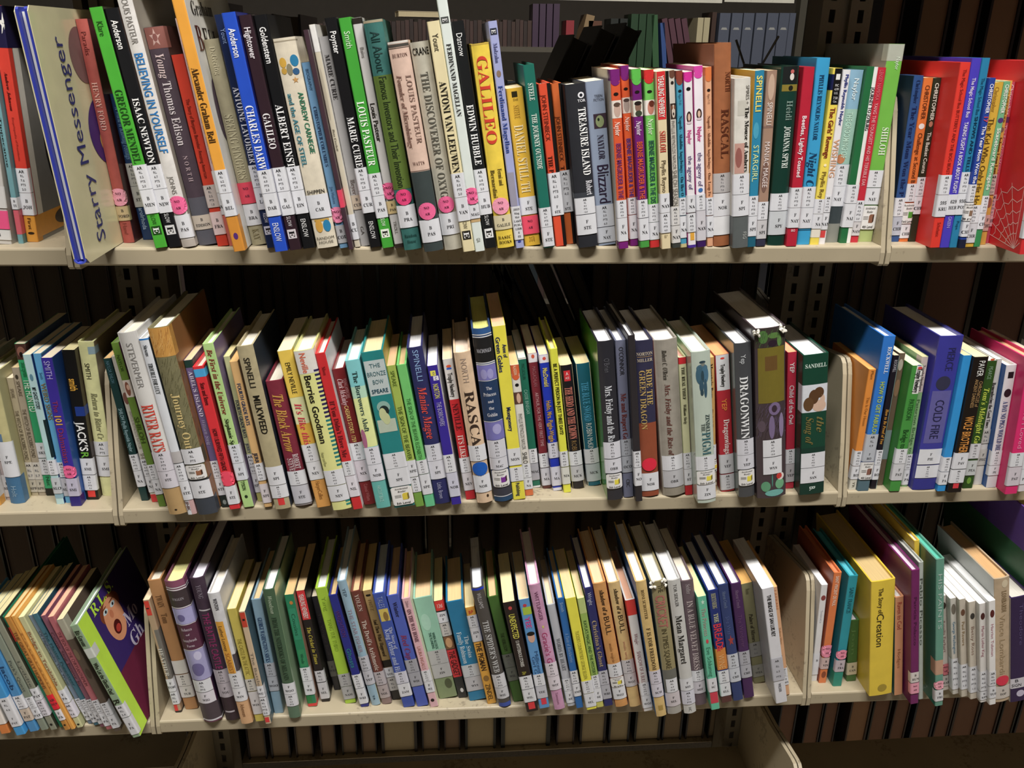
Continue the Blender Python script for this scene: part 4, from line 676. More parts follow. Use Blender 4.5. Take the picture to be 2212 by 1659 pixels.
-108.4 -12.1 20.0 -8.80 25.8 205.5|#128484,k=h,g=#ecd8a8,L=#0c9494,R=#b09c38|wide teal book with a grey title panel and a curly-haired head|B 194.7 150.8 #bcc8c8 -.46 .46;H 190.8 185.7 .5 n #3c6c74 THE;H 180.8 175.3 .85 n #3c6c74 BRONZE;H 170.7 165.2 .5 n #3c6c74 BOW;H 158.8 153.8 .75 s #14485c SPEARE;E 143.0 127.9 #8cb4a8 -.3 .3;E 137.3 124.1 #1c2c2c -.22 .22;E 134.5 117.4 #c4cc94 -.26 .08;B 119.4 102.7 #b8c4b0 -.42 .42;E 127.9 112.7 #c4cc94 -.15 .2;A 74.8 54.0 5.0 10.0;W 53.6 29.4 F/SPE;V 28.6 3.1 #e0c824 5th Level
-89.8 -10.9 20.0 -8.80 10.3 188.6|#a4bc48,k=p,g=#d8b088,R=#8ca040|yellow-green paperback, left one of two with the same faint title|T 182.2 162.0 .4 n #5c7420 SPEARE;T 136.8 66.1 .42 n #4c6420 THE SIGN OF THE BEAVER;W 64.5 42.1 F/SPE;A 41.3 20.7 4.9 5.0;B 20.1 0.0 #74a038
-77.0 -11.8 20.0 -8.98 11.5 189.7|#6cc868,k=h,g=#d8b888,R=#2c7c3c|fresh green book, right one of two with the same faint title|T 147.3 66.2 .36 n #387c38 THE SIGN OF THE BEAVER ELIZABETH;A 65.0 46.2 4.9 5.0;W 45.4 17.6 F/SPE;B 17.2 0.0 #60c48c
-61.4 -6.0 20.0 -8.24 18.7 208.0|#23255e,k=h,b=2,L=#5cacdc,R=#6c6c7c,g=#f0f0f0|navy book with slanted coral-red lettering|T 205.3 165.2 .3 n #8cb0e0 SPINELLI;T 158.7 90.9 .45 i #e4483c Maniac Magee;W 82.5 60.3 AR/RL/4.7/PTS/5.0 #d4d4dc;W 59.9 35.0 F/SPI #d4d4dc;T 29.9 7.3 .25 n #a8a8cc Little, Brown
-44.3 -8.0 20.0 -8.30 12.3 186.5|#38269a,k=p,R=#e8e8ec,g=#f4f4f4|purple paperback with tilted yellow and white squares|B 180.1 173.6 #e4dc3c -.3 .2;B 173.1 167.5 #e8e4f0 -.1 .4;H 178.6 175.3 .2 n #38269a O;H 172.0 168.6 .2@.15 n #38269a C;T 163.5 144.8 .45 n #f0e850 NORTON;T 140.0 108.5 .4 n #b8b0d8 THE BORROWERS;A 69.7 45.2 5.3 5.0;W 44.6 11.4 F/NOR #ccccdc
-26.2 4.1 20.0 -8.23 11.8 190.0|#d8d4d0,k=p,g=#f0d8b0|half white, half red paperback with a small red and blue logo|E 182.6 179.3 #e0582c -.25 .25;B 178.9 176.7 #2c5cc8 -.25 .25;T 172.4 141.3 .4 s #1c1c1c Trophy Newbery;B 137.9 59.2 #c81420;T 132.7 96.8 .5 f #5c0c18 NEVILLE;T 89.9 58.8 .5 f #f4d8d0 IT'S LIKE;A 58.8 38.5 4.7 5.0;W 37.9 13.2 F/NEV #ccc8cc;B 12.6 0.0 #c01424
-8.6 -7.0 20.0 -7.96 19.9 201.3|#dfbf9c,k=h,b=4,g=#f0dcc8|peach book with tall dark capitals and a blue round sticker|T 194.0 162.8 .3 n #a89484 NORTH;T 152.5 79.3 .5@.05 f #3c2c24 RASCA;A 80.3 59.0 7.1 7.0;D 57.8 38.8 #1c5cb8;W 39.2 15.0 F/NOR;E 11.5 7.3 #3c2c1c .15 .3
14.9 -4.6 20.0 -7.28 22.5 229.0|#24406c,k=h,b=6,g=#e8e888,L=#5c5c78|tall storybook with bands of lilac, black and navy, second tallest of the shelf's middle|B 229.0 222.6 #2c5c98;B 222.2 221.1 #e8e8e8;B 219.4 218.3 #e8e8e8;B 217.9 187.5 #1e1e20;H 204.3 199.6 .8 f #b8b8c0 MACDONALD;B 187.2 186.1 #e8e8e8;B 185.0 183.9 #e8e8e8;B 183.5 164.7 #7c78c0;E 178.7 165.8 #9c98d0 -.35 0;E 178.7 165.8 #9c98d0 0 .35;B 164.3 163.5 #e0e0e8;B 163.2 111.1 #203a60;H 156.4 152.3 .3 f #d8d8e0 The;H 148.6 144.0 .7 f #d8d8e0 Princess;H 139.1 135.3 .3 f #d8d8e0 and;H 130.4 126.5 .28 f #d8d8e0 the;H 121.9 117.3 .55 f #d8d8e0 Goblin;B 110.8 110.0 #e0e0e8;B 109.6 85.7 #7874bc;E 106.9 93.2 #a8a4d8 -.1 .4;W 85.4 61.5 AR/RL/4.7/PTS/5.0 #d4d4dc;W 61.1 44.9 F/MAC #d4d4dc;V 44.3 20.8 #7c2c98 6th Level;B 20.4 8.4 #3c3c48;B 7.9 6.7 #d0d0d8;B 5.9 0.0 #24486c
34.9 0.8 20.0 -7.05 15.7 230.9|#ece018,k=p,L=#2cacd8,g=#f0c49c,R=#d8d8c0|tall bright yellow book with navy lettering, beside the banded storybook|T 207.9 191.5 .26@.24 s #1c2c5c Anne of;T 217.9 173.1 .3@-.2 s #1c2c5c Green Gables;T 127.7 95.6 .28 s #1c2c5c Montgomery;W 71.8 48.6 F/MON;A 45.6 26.1 5.0 3.0;T 24.0 5.3 .26 s #1c2c4c Publishing
48.4 10.1 20.0 -7.05 10.3 179.0|#dcd8d0,k=p,g=#e8c890|white paperback with an orange tag and small dog picture|B 179.0 167.7 #d85c24;E 175.2 159.2 #d85c24 -.5 .5;T 178.0 165.8 .3 s #f0c8a0 ALADDIN;E 154.9 150.7 #141414 -.2 .25;B 143.4 127.6 #5c3c30;E 142.1 128.6 #d0a890 -.2 .3;T 115.0 66.3 .4 n #6c6864 PHYLLIS REYNOLDS NAYLOR;T 62.2 45.9 .5 n #3c3c38 SHILO;A 45.5 26.2 4.4 4.0;W 25.6 9.5 F/NA;B 8.9 0.0 #d86c34
59.9 30.7 20.0 -7.22 10.2 180.3|#0f6c54,k=p,g=#e8e0d0|dark green paperback with a white head, between the dog one and the maroon|B 180.3 178.4 #e8e4e0;T 173.1 152.0 .35 n #0c4c3c MACLACHLAN;T 138.4 104.7 .36 n #8cc4b0 CASSIE BINEGAR;A 56.3 36.1 4.2 2.0;W 35.5 11.4 MAC #a8a8b0;B 2.8 0.0 #e0e0e0
73.2 27.9 20.0 -7.31 11.1 187.2|#7c2430,k=p,g=#e8d8b8|maroon paperback with a white head, left of the royal blue one|B 187.2 175.4 #e8e4e8;E 185.7 180.4 #dc5c3c -.15 .2;T 170.1 143.1 .35 n #a86068 MACLACHLAN;T 135.3 61.0 .32 n #d0989c ARTHUR, FOR THE VERY FIRST TIME;A 51.1 30.8 4.2 5.0;W 29.8 4.7 F/MA #c8c8d0;B 4.3 0.0 #5c2c28
86.0 21.4 20.0 -7.24 11.8 187.4|#1834b8,k=p,g=#e8d8b0|royal blue paperback with a white head and yellow lettering|B 187.4 177.0 #e8e4f0;E 184.6 180.3 #dc4c3c -.15 .2;T 170.4 145.5 .42 s #d8c860 MacDonald;T 127.0 70.0 .42 s #c89c40 Hello, Mrs. Piggle-Wiggle;W 69.0 47.4 AR/RL/5.2/PTS/4.0 #d0d0dc;W 34.9 7.5 F/MA #d0d0dc;B 4.3 0.0 #d8d8e4
98.1 16.1 20.0 -7.18 9.5 196.8|#e4e41c,k=h,g=#e8d8a8|slim yellow book with small black capitals running its whole length|T 178.0 82.6 .42 s #34340c BE A PERFECT PERSON IN JUST THREE DAYS!;A 59.2 37.5 4.2 2.0;W 36.5 12.3 MA #d8d8d0
114.0 25.2 20.0 -7.72 16.0 171.9|#1a161c,k=p,g=#f0dcac,b=2|black paperback with a red and white logo and outlined coral lettering|B 164.6 150.7 #d01c2c -.25 .25;H 162.7 158.4 .2 n #f8e8e8 A;H 156.5 153.4 .28 n #f8e8e8 ACE;T 142.4 71.4 .5 f #e08070 THE HERO AND THE CROWN;T 69.3 54.9 .35 n #8c6c3c ROBI;A 53.9 33.6 7.0 16.0;W 32.8 10.7 F/MCK #c0c0c4
136.0 31.7 20.0 -7.82 18.1 171.3|#0c6478,k=p,g=#f0dcac,b=2|dark teal paperback with light blue lettering beside the black one|T 146.1 92.3 .42 f #48b4e0 THE BLUE SWORD;T 90.2 51.5 .34 n #e0ecec ROBIN McKIN;A 53.5 32.5 6.8 17.0;W 31.7 6.5 MCK #bcc4c8
156.2 -7.5 20.0 -6.71 20.2 213.0|#2c2c34,k=h,b=3,L=#54a834,J,g=#f8f8f8|charcoal jacketed book with a green left side and white lettering|T 191.7 173.2 .28 n #5c5c64 O'Brien;T 156.4 81.8 .36 f #e0e4ec Mrs. Frisby and the Ra;W 81.4 58.8 AR/RL/5.1/PTS/8.0 #d8d8e0;W 57.8 38.4 F/OBR #d8d8e0;V 37.4 16.7 #e8d820 5th Level
174.5 -0.2 20.0 -6.44 13.0 211.7|#6c7088,k=h,b=1,g=#f4f4f4,R=#8cacd8|blue-grey book with a rust-brown title, right of the charcoal one|T 203.8 167.6 .36 n #24242c O'CONNOR;T 143.9 81.3 .42 f #6c2420 Me and Rupert Go;W 81.9 59.1 AR/RL/5.0/PTS/4.0 #a0a4ac;W 58.5 35.6 F/OCO #a0a4ac;T 26.2 14.7 .3 n #3c3c44 CBC
185.7 -11.4 20.0 -6.44 8.6 221.8|#2e2a2e,k=h,g=#f4f4f4|thin black-brown book sticking up between the blue-grey and the dragon one|A 70.8 48.6 6.1 1.0;W 48.0 22.5 F/NO
202.9 -0.5 20.0 -6.53 22.0 210.9|#2a2848,k=h,b=2,g=#f8f4f0,R=#d8242c|book shading from navy to rust with gold capitals and a red dot|B 103.2 0.0 #94482a;H 196.3 192.0 .9 f #c8b8a0 NORTON;B 190.5 190.0 #c8a060 -.42 .42;H 188.1 184.0 .85 f #c8b8a0 MILLER;T 174.3 126.7 .28@.2 f #c8a85c RIDE THE;T 173.4 94.3 .28@-.18 f #c0a058 GREEN DRAGON;D 55.1 36.6 #dc2c44;W 33.5 8.4 F/NOR
233.8 -1.6 20.0 -7.86 28.8 211.7|#9b9488,k=h,b=5,g=#f0ece4,R=#5cc84c|thick stone-grey jacketed book with faint slanted lettering|T 199.3 160.9 .17@-.1 i #4c4840 Robert C. O'Brien;T 155.2 59.4 .2@-.05 i #6c3c34 Mrs. Frisby and the Rats of;A 57.4 36.8 5.1 8.0;W 36.2 12.3 F/OBR #bcbcc0;B 11.7 0.0 #948c7c
253.5 1.5 20.0 -7.86 9.4 189.7|#d6d6a8,k=h,g=#e8b0a8,R=#c01828|slim pale yellow book with a red head and red foot|B 189.7 180.9 #d01424;T 177.1 133.9 .36 f #2c2c20 THE REAL THIEF;T 128.0 101.3 .34 i #4c4c3c William Steig;AF 60.8 14.9 6.1 1.0 ST;B 13.9 0.0 #c41424
270.4 -21.5 20.0 -7.85 23.3 203.9|#bccabc,k=h,b=3,J,g=#f8f0e0|pale mint jacketed book with a tiny figure of a man in blue|E 187.8 178.1 #486c80 -.28 .3;E 185.5 162.3 #3c6478 -.32 .12;E 185.5 163.2 #44708a -.02 .34;E 190.7 185.2 #7c8078 -.04 .16;E 192.2 188.9 #2c4450 -.12 .2;E 180.0 164.1 #2c4854 -.06 .1;E 168.8 151.9 #34566a -.16 .06;E 168.8 144.3 #34566a .06 .24;E 155.7 147.7 #2c4854 -.12 .05;T 122.2 97.8 .2@.2 f #3c5454 ZINDEL;T 110.6 99.8 .18@-.05 f #5c6c68 THE;T 98.8 67.6 .4@.1 f #3c6c74 PIGM;A 66.0 46.7 5.5 6.0;V 46.1 26.8 #e8d828 5th Level;W 26.1 5.3 F/ZIN
287.0 8.3 20.0 -6.80 8.8 186.0|#cc9c54,k=p,g=#ecb878|slim tan-orange paperback behind the pale mint one|T 178.1 131.9 .42 f #241c10 Mountain Born;T 117.2 84.2 .36 n #8c6430 Elizabeth Yates;A 68.0 47.4 5.8 6.0;V 46.4 29.7 #e8c828 5th;W 28.6 9.6 F/YAT #b8ac98
306.4 7.5 20.0 -8.53 17.7 189.7|#b01c2c,k=p,g=#ecb078,b=1|crimson paperback with a white logo panel at its head|B 189.7 142.7 #d8d8dc -.45 .46;E 186.3 183.7 #dc3c2c -.15 .15;T 177.4 147.5 .25 s #1c1c1c Trophy Newbery;T 130.9 115.0 .3 s #e07c28 YEP;T 103.0 54.0 .35@.1 f #f0e0dc Dragonwings;W 54.0 26.7 F/YEP #c0c0c4;W 25.2 2.6 AR/RL/5.3/PTS/10.0 #c0c0c4
326.3 -9.0 20.0 -8.26 20.8 209.5|#46484c,k=h,b=3,J,L=#5c6c64,g=#f8f8f8|grey jacketed book with tall white serif capitals|T 195.1 183.0 .25 n #c8ccd0 Yep;T 166.9 82.9 .42 f #eceef0 DRAGONWIN;W 82.5 60.6 AR/RL/5.3/PTS/10.0 #d4d4dc;W 60.2 40.4 F/YEP #d4d4dc;V 39.6 17.0 #e8d820 5th Level
357.0 -14.4 20.0 -7.88 37.3 229.2|#45383e,k=h,b=4,J,g=#f8f4ec,d=170|thick battered book with leaf and rose artwork and a mustard panel, torn at its head|B 229.2 204.6 #3c3430;E 226.5 210.1 #4c7838 -.4 -.1;E 219.2 204.6 #5c8840 .2 .35;E 222.9 215.6 #58803c -.1 .3;Z 229.2 204.6 #4c7838 #2c2430;E 213.8 205.5 #2c1c2c -.1 .2;B 204.6 132.5 #776a18 -.42 .46;B 193.5 174.9 #6a4c20 -.2 .2;Z 132.5 83.6 #6c5c7c #34262e;E 132.9 115.4 #7c6890 -.1 .3;E 129.0 119.3 #3c2c38 .0 .18;E 115.4 83.6 #7c6a90 -.1 .1;E 117.3 83.6 #8c7ca0 .25 .42;E 109.5 93.6 #5c4c58 -.45 -.2;W 82.6 59.0 AR/RL/6.7/PTS/10.0 -.3 .34;W 58.1 34.3 F/WYS -.3 .34;E 34.3 15.9 #4c9080 -.02 .02;E 24.2 9.5 #5c9c74 -.38 -.06;E 26.3 11.6 #6cac80 .1 .42;E 11.6 2.1 #6cb0a8 -.25 .4;E 34.7 24.2 #e8dcd8 .16 .42;E 34.3 25.9 #d02c24 .14 .34;m
390.0 12.3 20.0 -6.77 11.7 190.1|#bc1c3c,k=p,g=#ecb084|crimson paperback partly behind the thick battered book|T 176.2 162.7 .4 s #f0dcdc YEP;T 146.2 92.3 .42 s #e8d0d4 Child of the Owl;A 57.3 36.4 5.8 6.0;W 35.9 9.7 F/YEP #b8b4b8
412.2 -6.3 20.0 -6.77 31.7 192.3|#0d4432,k=h,b=1,g=#f8f8f8|bottle-green book with a white panel showing a woman's long brown hair|H 180.7 175.4 .85 f #d8ece0 SANDELL;B 153.1 116.1 #d8dce4;E 131.8 116.1 #d8b49c -.1 .45;E 138.6 124.9 #d8b49c .2 .4;E 149.2 134.7 #5c3c20 -.05 .35;E 146.3 126.9 #5c3c20 -.25 .15;E 136.6 118.0 #644424 -.45 -.05;T 111.1 75.0 .26@-.18 k #7c7038 Song of;T 111.1 89.2 .26@.24 k #7c7038 the;B 66.9 0.0 #10382c;A 59.7 39.0 6.0 9.0;W 38.4 17.0 F/SAN;T 11.7 5.3 .2 s #c8d8d0 B.
!books on the middle shelf, section beyond the right divider
471.5 4.8 20.0 -0.60 9.6 168.1|#e48a20,k=p,L=#dc8420,g=#f4b868|orange paperback with a broad orange side, against the right divider|T 166.5 155.0 .3 n #8c5414 Platt;T 131.6 91.9 .34 n #a86818 This Is Our House;A 56.8 35.4 4.0 3.0;W 34.7 15.8 F/RO;B 15.4 0.0 #d8d4c4;T 12.2 3.6 .3 n #6c6858 YR
484.3 1.7 20.0 -0.60 15.2 212.2|#2478d4,k=h,L=#1c6cbc,g=#f0f0f0|cobalt blue book with yellow-green lettering and a wide blue side|T 198.7 163.6 .28@.15 f #e8f0fc ROCKWELL;T 153.1 78.8 .32@.05 s #b8d048 HOW TO GET FABULOU;W 81.3 42.8 AR/RL/4.9//F/RO #b8bcc4;V 42.2 17.0 #8c5c4c 4th Level;B 16.2 0.0 #54707c
500.4 6.1 20.0 -0.84 8.4 185.7|#191420,k=p,g=#f0dcb8|narrow black paperback with tiny white and yellow lettering|B 185.7 0.0 #98c4c0 .38 .5;T 180.0 163.7 .4 n #b8b8c4 ROCKWELL;T 113.8 65.2 .4 i #d89828 How to Be Proof of You;AF 56.9 13.9 4.2 2.0 RO
513.9 15.3 20.0 -1.18 8.4 185.1|#6b5846,k=p,g=#e8dcc0|muddy brown picture-spined paperback right of the narrow black one|E 177.4 162.0 #b0a898 -.4 .3;E 150.3 126.6 #8c6c50 -.4 .4;B 80.1 38.5 #7c8c90
525.7 -1.0 20.0 -0.71 14.3 174.6|#3f9438,k=p,L=#3a8834,g=#f0e4c8|grass-green paperback with a white head panel, nearer the cobalt blue book|B 174.6 137.0 #e4e4e0 -.1 .5;E 174.6 175.6 #3c5cb0 -.1 .3;E 173.3 169.5 #d83c3c .0 .4;T 170.8 139.0 .4@.2 s #1c1c24 Trophy Newbery;T 130.2 101.4 .4 n #1c5c24 PATERSON;T 88.4 61.9 .45 n #10481c Bridge to;W 61.3 40.2 AR/RL/4.6/PTS/5.0;W 39.7 16.0 F/PAT #d0d0d4
544.6 9.7 20.0 -2.37 8.4 182.0|#84b078,k=p,g=#ecd0a0|sage paperback with a pale head, left of the indigo book|B 182.0 134.4 #c4b4b0;T 171.4 136.4 .4 n #4c4444 Trophy Newbery;T 125.5 48.9 .4 n #4c7c48 Paterson Bridge to;AF 47.9 3.2 4.6 5.0 PA
566.0 0.5 20.0 -1.51 30.8 211.6|#3b3a9c,k=h,b=1,L=#3c389c,J,g=#f4f4f4|broad indigo book with a dark round emblem|B 139.5 67.3 #625ea0 -.4 .4;T 197.0 166.6 .28@.1 n #2c2c60 PIERCE;E 159.3 140.5 #33334c -.32 .28;T 127.7 73.4 .32 n #24244c COLD FIRE;W 59.0 37.2 F/PIE;A 35.7 17.5 6.4 19.0;B 15.0 0.0 #34348c
587.4 -4.3 20.0 -1.51 11.1 188.3|#1c94dc,k=p,g=#f0dca8|azure paperback right of the indigo book|A 49.6 28.7 4.6 4.0;W 28.1 9.6 F/PA
602.8 -8.4 20.0 -1.51 18.8 187.6|#1c1410,k=p,g=#f0e4b8|black paperback with white, tan and orange lettering|T 182.9 161.9 .36@.1 n #f0f0ec PAVER;T 155.7 121.0 .2@.28 n #b89058 CHRONICLES of;T 158.0 120.0 .2@-.02 n #b89058 ANCIENT DARKNESS;T 108.1 57.4 .5 s #dc9030 WOLF BROTHER;W 57.4 34.5 F/PAV;A 33.5 14.1 4.8 9.0;B 13.4 6.0 #dc2c3c -.2 .2
626.3 1.6 20.0 -2.21 14.4 179.0|#2c5018,k=p,g=#f4ece0|forest-green paperback with yellow-green brush lettering|B 179.0 178.6 #e8e4e0;E 179.0 181.7 #dc5c2c -.2 .2;T 171.3 153.9 .3 n #88a888 PEARCE;T 143.1 65.5 .42 i #c8dc3c Tom's Midnight Ga;W 65.1 43.7 AR/RL/6.0/PTS/9.0 #d0d0d4;W 40.9 19.3 F/PEA #c4c8c8;E 16.1 6.5 #6c9c2c -.2 .2
645.8 10.4 20.0 -4.16 11.7 177.5|#cac6c4,k=p,g=#f4f0f0|light grey paperback with small dark lettering, right of the forest-green one|T 146.2 82.7 .34 f #3c3834 Remembering the Good Times;W 80.6 60.8 AR/RL/5.4 #b8b4b0;W 52.5 29.1 F/PEC #b8b4b0
659.1 1.7 20.0 -4.17 14.1 172.7|#dad6da,k=h,g=#f4ecd8,L=#2c5ca0|white book with dark blue capitals, left of the magenta one|B 163.5 154.9 #1c1c20 -.2 .3;E 140.6 129.3 #2c1c24 -.3 .35;T 123.7 54.3 .4 f #3c5c94 A DAY NO PIGS WOULD DIE;A 53.9 33.2 4.4 4.0;W 32.6 18.3 F/PE
674.8 -16.7 20.0 -4.17 16.5 187.3|#e0146c,k=h,L=#dc1468,g=#f0b890|magenta hardcover near the photo's right edge on the middle shelf|T 160.6 64.9 .3 n #f08cb4 Jacob Have I Loved;A 59.7 40.0 5.7 8.0;W 39.3 12.4 F/PAT #d0c8d0
694.4 -10.5 20.0 -5.74 11.8 185.4|#d8d0d4,k=p,g=#f0d8b8|pale grey paperback past the magenta hardcover|AF 55.4 10.8 5.0 4.0 PAT
!books on the bottom shelf, section beyond the left divider
-646.6 -10.2 -309.0 -8.21 12.4 167.0|#e08030,k=p,g=#e8d8a8|orange-footed book at the photo's left edge on the bottom shelf|W 57.0 16.0 F/PAT #ece4dc
-625.3 -14.2 -309.0 -10.22 12.6 174.0|#3a9cdc,k=h,g=#e8e0b0|bright blue leaning book, first of the two blue ones|T 124.7 78.4 .35 f #1c5c94 Paterson;W 63.1 14.8 AR/RL/4.6//F/PAT #dcdce0
-610.6 -8.7 -309.0 -10.85 11.7 178.4|#4690c8,k=p,g=#e8e0b0|steel-blue leaning book, second of the two blue ones|T 110.6 70.6 .4 s #14406c Jacob;W 61.1 39.4 AR/RL/5.7/PTS #dcdce0;W 38.7 18.6 F/PAT #c8b8a8
-598.0 -6.8 -309.0 -11.28 9.7 181.4|#87907f,k=p,g=#e8dca8|grey-green leaning paperback right of the steel-blue one|T 118.0 66.2 .35 n #5c645c Park's Quest;AF 56.6 19.9 4.0 5.0 PAT
-586.0 -7.0 -309.0 -11.94 8.9 185.9|#8e907c,k=p,R=#3c3c30,g=#e8dca8|khaki-grey leaning paperback with a white label lettered PAT|T 117.9 73.1 .35 n #64685c Lyddie;W 71.2 51.4 F/PAT;W 50.9 24.4 AR/RL/5.6/PTS/8.0 #d8d4dc;E 10.8 7.0 #181814 -.2 .2
-577.6 -2.6 -309.0 -12.15 5.5 185.0|#10805c,k=h,R=#0c6c4c,L=#d8dcc8,d=190|slanting green hardcover with a red patch, left of the two orange ones|B 168.0 145.2 #dc3c2c
-568.0 -8.5 -309.0 -12.97 7.4 188.3|#c4842c,k=p,g=#eccf94|amber-brown leaning paperback with a red square sticker|T 165.2 71.7 .45 s #8c5420 THE GREAT GILLY HOPKINS;W 60.8 36.3 AR/NO #dc2838;W 35.0 17.1 F/PA #dcd8dc;E 10.1 7.1 #2c1c08 -.2 .2
-561.1 -7.4 -309.0 -12.98 5.2 188.9|#e8a43c,k=p,g=#eccf94|slim golden-orange leaning paperback|T 164.2 70.5 .4 n #b87828 Paterson
-553.0 -5.0 -309.0 -13.21 8.2 185.2|#c8c894,k=p,R=#b8b888,g=#f0e8b8|straw-coloured leaning paperback with a long white label|T 162.5 72.8 .4 s #a06c4c Bridge to Terabithia;W 65.0 43.3 F/PA;W 42.5 18.3 AR/RL/4.6 #dcd8e0;E 6.9 3.8 #1c1c14 -.2 .2
-541.4 1.4 -309.0 -14.27 6.9 183.8|#74869a,k=p,g=#e8d8a8|blue-grey leaning paperback right of the straw-coloured one|T 158.8 67.3 .4 n #4c5c70 Of Nightingales That Weep;AF 44.7 6.5 5.0 6.0 PA
-532.2 -1.8 -309.0 -14.69 7.5 188.2|#3f7284,k=p,R=#2c5060,g=#e8dcb0|dark turquoise leaning paperback|T 159.8 69.2 .4 n #24505c The Master Puppeteer;AF 45.6 5.1 5.0 6.0 PA
-522.9 -5.6 -309.0 -13.96 6.7 187.5|#8c5468,k=p,g=#e4a890|dark rose leaning paperback, left of its pinker twin|T 161.8 71.9 .42 n #5c303c Come Sing Jimmy Jo;AF 48.5 5.9 4.0 6.0 PA
-512.3 -10.8 -309.0 -13.52 8.7 188.6|#b8646c,k=p,g=#ecc0a0|rose-pink leaning paperback, right of its darker twin|T 164.9 75.7 .42 n #7c3c48 THE SIGN OF THE CHRYSANTHEMUM;AF 51.3 6.3 4.0 6.0 PA
-500.3 -15.0 -309.0 -13.52 9.5 186.8|#5f5044,k=p,g=#ece0b4|brown leaning paperback with a pale grey head|B 186.8 155.1 #a8a490;E 140.1 121.5 #7c6850 -.4 .2;E 107.4 90.7 #4c3c30 -.2 .4;AF 49.5 5.8 5.0 8.0 PA
-471.6 -27.8 -309.0 -15.52 10.7 188.2|#8ea886,k=h,R=#bce81c,g=#f4f4f8,d=180|lime-green hardcover with a screaming face on its purple cover, leaning hardest of all|T 180.3 155.2 .5 i #1c2814 Rita Gruesome;B 150.6 135.5 #c8ccc4;T 127.4 74.8 .45 s #1c2414 Who Let the Ghosts Out?;T 66.3 57.7 .6 s #1c2414 R;W 56.4 35.4 AR/RL/3.4 #d4d4d8;W 34.6 5.1 F/PA #d4d4d8;r 188.2 0.0 #38246a 28 180;r 84.5 0.0 #6c1c3c 28 120;e 174.7 141.4 #7c3c20 44 104;e 171.3 108.5 #dc9468 48 98;e 155.2 143.7 #c87850 66 76;e 163.3 156.4 #c0d4d8 54 68;e 161.0 154.1 #c0d4d8 76 90;e 161.7 157.5 #1c1c24 59 64;e 159.4 155.2 #1c1c24 81 86;e 165.6 164.0 #5c2c18 53 68;e 164.0 162.4 #5c2c18 76 91;e 139.0 119.1 #50100c 60 80;e 132.0 121.5 #b83428 64 77;x 187.1 171.3 #b8e81c 34 80 R.L.;x 187.1 171.3 #b8e81c 84 104 S.;x 132.0 110.8 #d0c8e0 90 130 Mo;x 103.7 82.1 #d0c8e0 80 120 Gh;e 72.4 47.8 #d0d81c 120 130
!books on the bottom shelf
-429.7 15.9 -309.0 -5.49 8.8 186.5|#b49878,k=p,g=#f4dcb8|slim beige paperback with a red head, first on the bottom shelf|B 185.0 162.4 #d83424 -.45 .3;B 174.5 172.3 #3c1814 -.3 .1;T 109.4 62.8 .5 f #d8d4cc HEATHER;B 138.9 58.0 #74706a -.1 .5;W 58.0 36.5 F/TOR;W 35.8 14.7 AR/RL/4.4;B 13.5 3.0 #dc2c28 -.45 .1;B 3.0 0.0 #241c1c
-413.3 20.8 -309.0 -5.99 17.4 213.2|#b98450,k=h,b=1,R=#8c6030|caramel hardcover right of the slim beige paperback|T 189.7 171.0 .4 f #7c5430 TWAIN;T 161.0 145.4 .4 f #7c5430 Tom;W 83.8 61.6 / / / #dcd8d4;W 60.2 40.5 AR/RL/3.9/PTS #dcd8d4;W 40.0 21.1 F/TUR #dcd8d4
-378.8 -6.4 -309.0 -5.91 24.7 227.6|#6d3850,k=h,b=6,R=#3c2440,g=#f4f0a8|tall plum storybook with lilac picture bands and white lines, next to a plum thinner one|B 227.6 219.2 #8c4c68;B 218.7 217.3 #e0dce0;B 215.6 213.9 #e0dce0;B 213.4 188.2 #403438;H 202.8 199.0 .6 f #a8a0a8 WIGGIN;B 188.2 186.9 #e0dce0;B 186.1 162.1 #a8a4d4;E 177.4 166.5 #6c6498 -.3 .1;B 161.7 160.8 #e0dce0;B 160.3 121.6 #5a2c44;H 155.9 151.5 .55 f #c8b8c4 Rebecca;H 147.1 144.0 .2 f #c8b8c4 of;H 138.6 134.2 .75 f #c8b8c4 Sunnybrook;H 129.7 126.1 .4 f #c8b8c4 Farm;B 121.2 120.2 #e0dce0;B 119.8 71.6 #a4a0cc;E 99.3 78.6 #6c6498 -.3 .35;E 117.5 103.9 #c8c4e4 0 .4;W 71.1 51.7 AR/RL/PTS;W 50.9 32.6 F/WIG #d8d4dc;B 31.9 4.9 #4c4048;B 4.9 2.4 #d0ccd4
-352.2 -4.0 -309.0 -5.40 18.9 230.2|#3f2c3e,k=h,b=4,R=#24202c,L=#7c4c94,g=#f4f0fc|dark plum jacketed book with magenta lettering|T 219.7 199.5 .28 f #8c8090 YOUNG;B 182.2 180.3 #c8c4c8 -.4 .4;T 176.8 87.0 .4 s #8c2460 THE BATTLE CASTLE;W 85.9 63.7 AR/RL/4.9/PTS #b4acb4;W 63.3 39.6 F/YOU #b4acb4;B 38.9 0.0 #382830;B 16.1 13.6 #c0b8c0 -.4 .3
-331.5 -11.8 -309.0 -5.80 15.3 212.9|#d4d4d8,k=h,b=2,R=#c8c8cc,L=#24344c,g=#f8f0e0|white jacketed book with an orange tag-shaped title panel|T 204.6 186.4 .28 f #3c3c48 WINTON;B 169.0 85.5 #e0a020 -.45 .2;T 162.5 122.4 .26@-.12 n #6c4c14 Luther Looney;T 119.1 86.0 .32@-.12 n #b86c1c SCARIEST;B 115.7 88.3 #4c444c .25 .5;W 85.0 61.5 AR/RL/4.2/PTS;W 61.0 39.1 F/WIN #e0e0e4;B 38.6 0.0 #d8a878;T 34.3 12.6 .3 n #8c6038 Atheneum
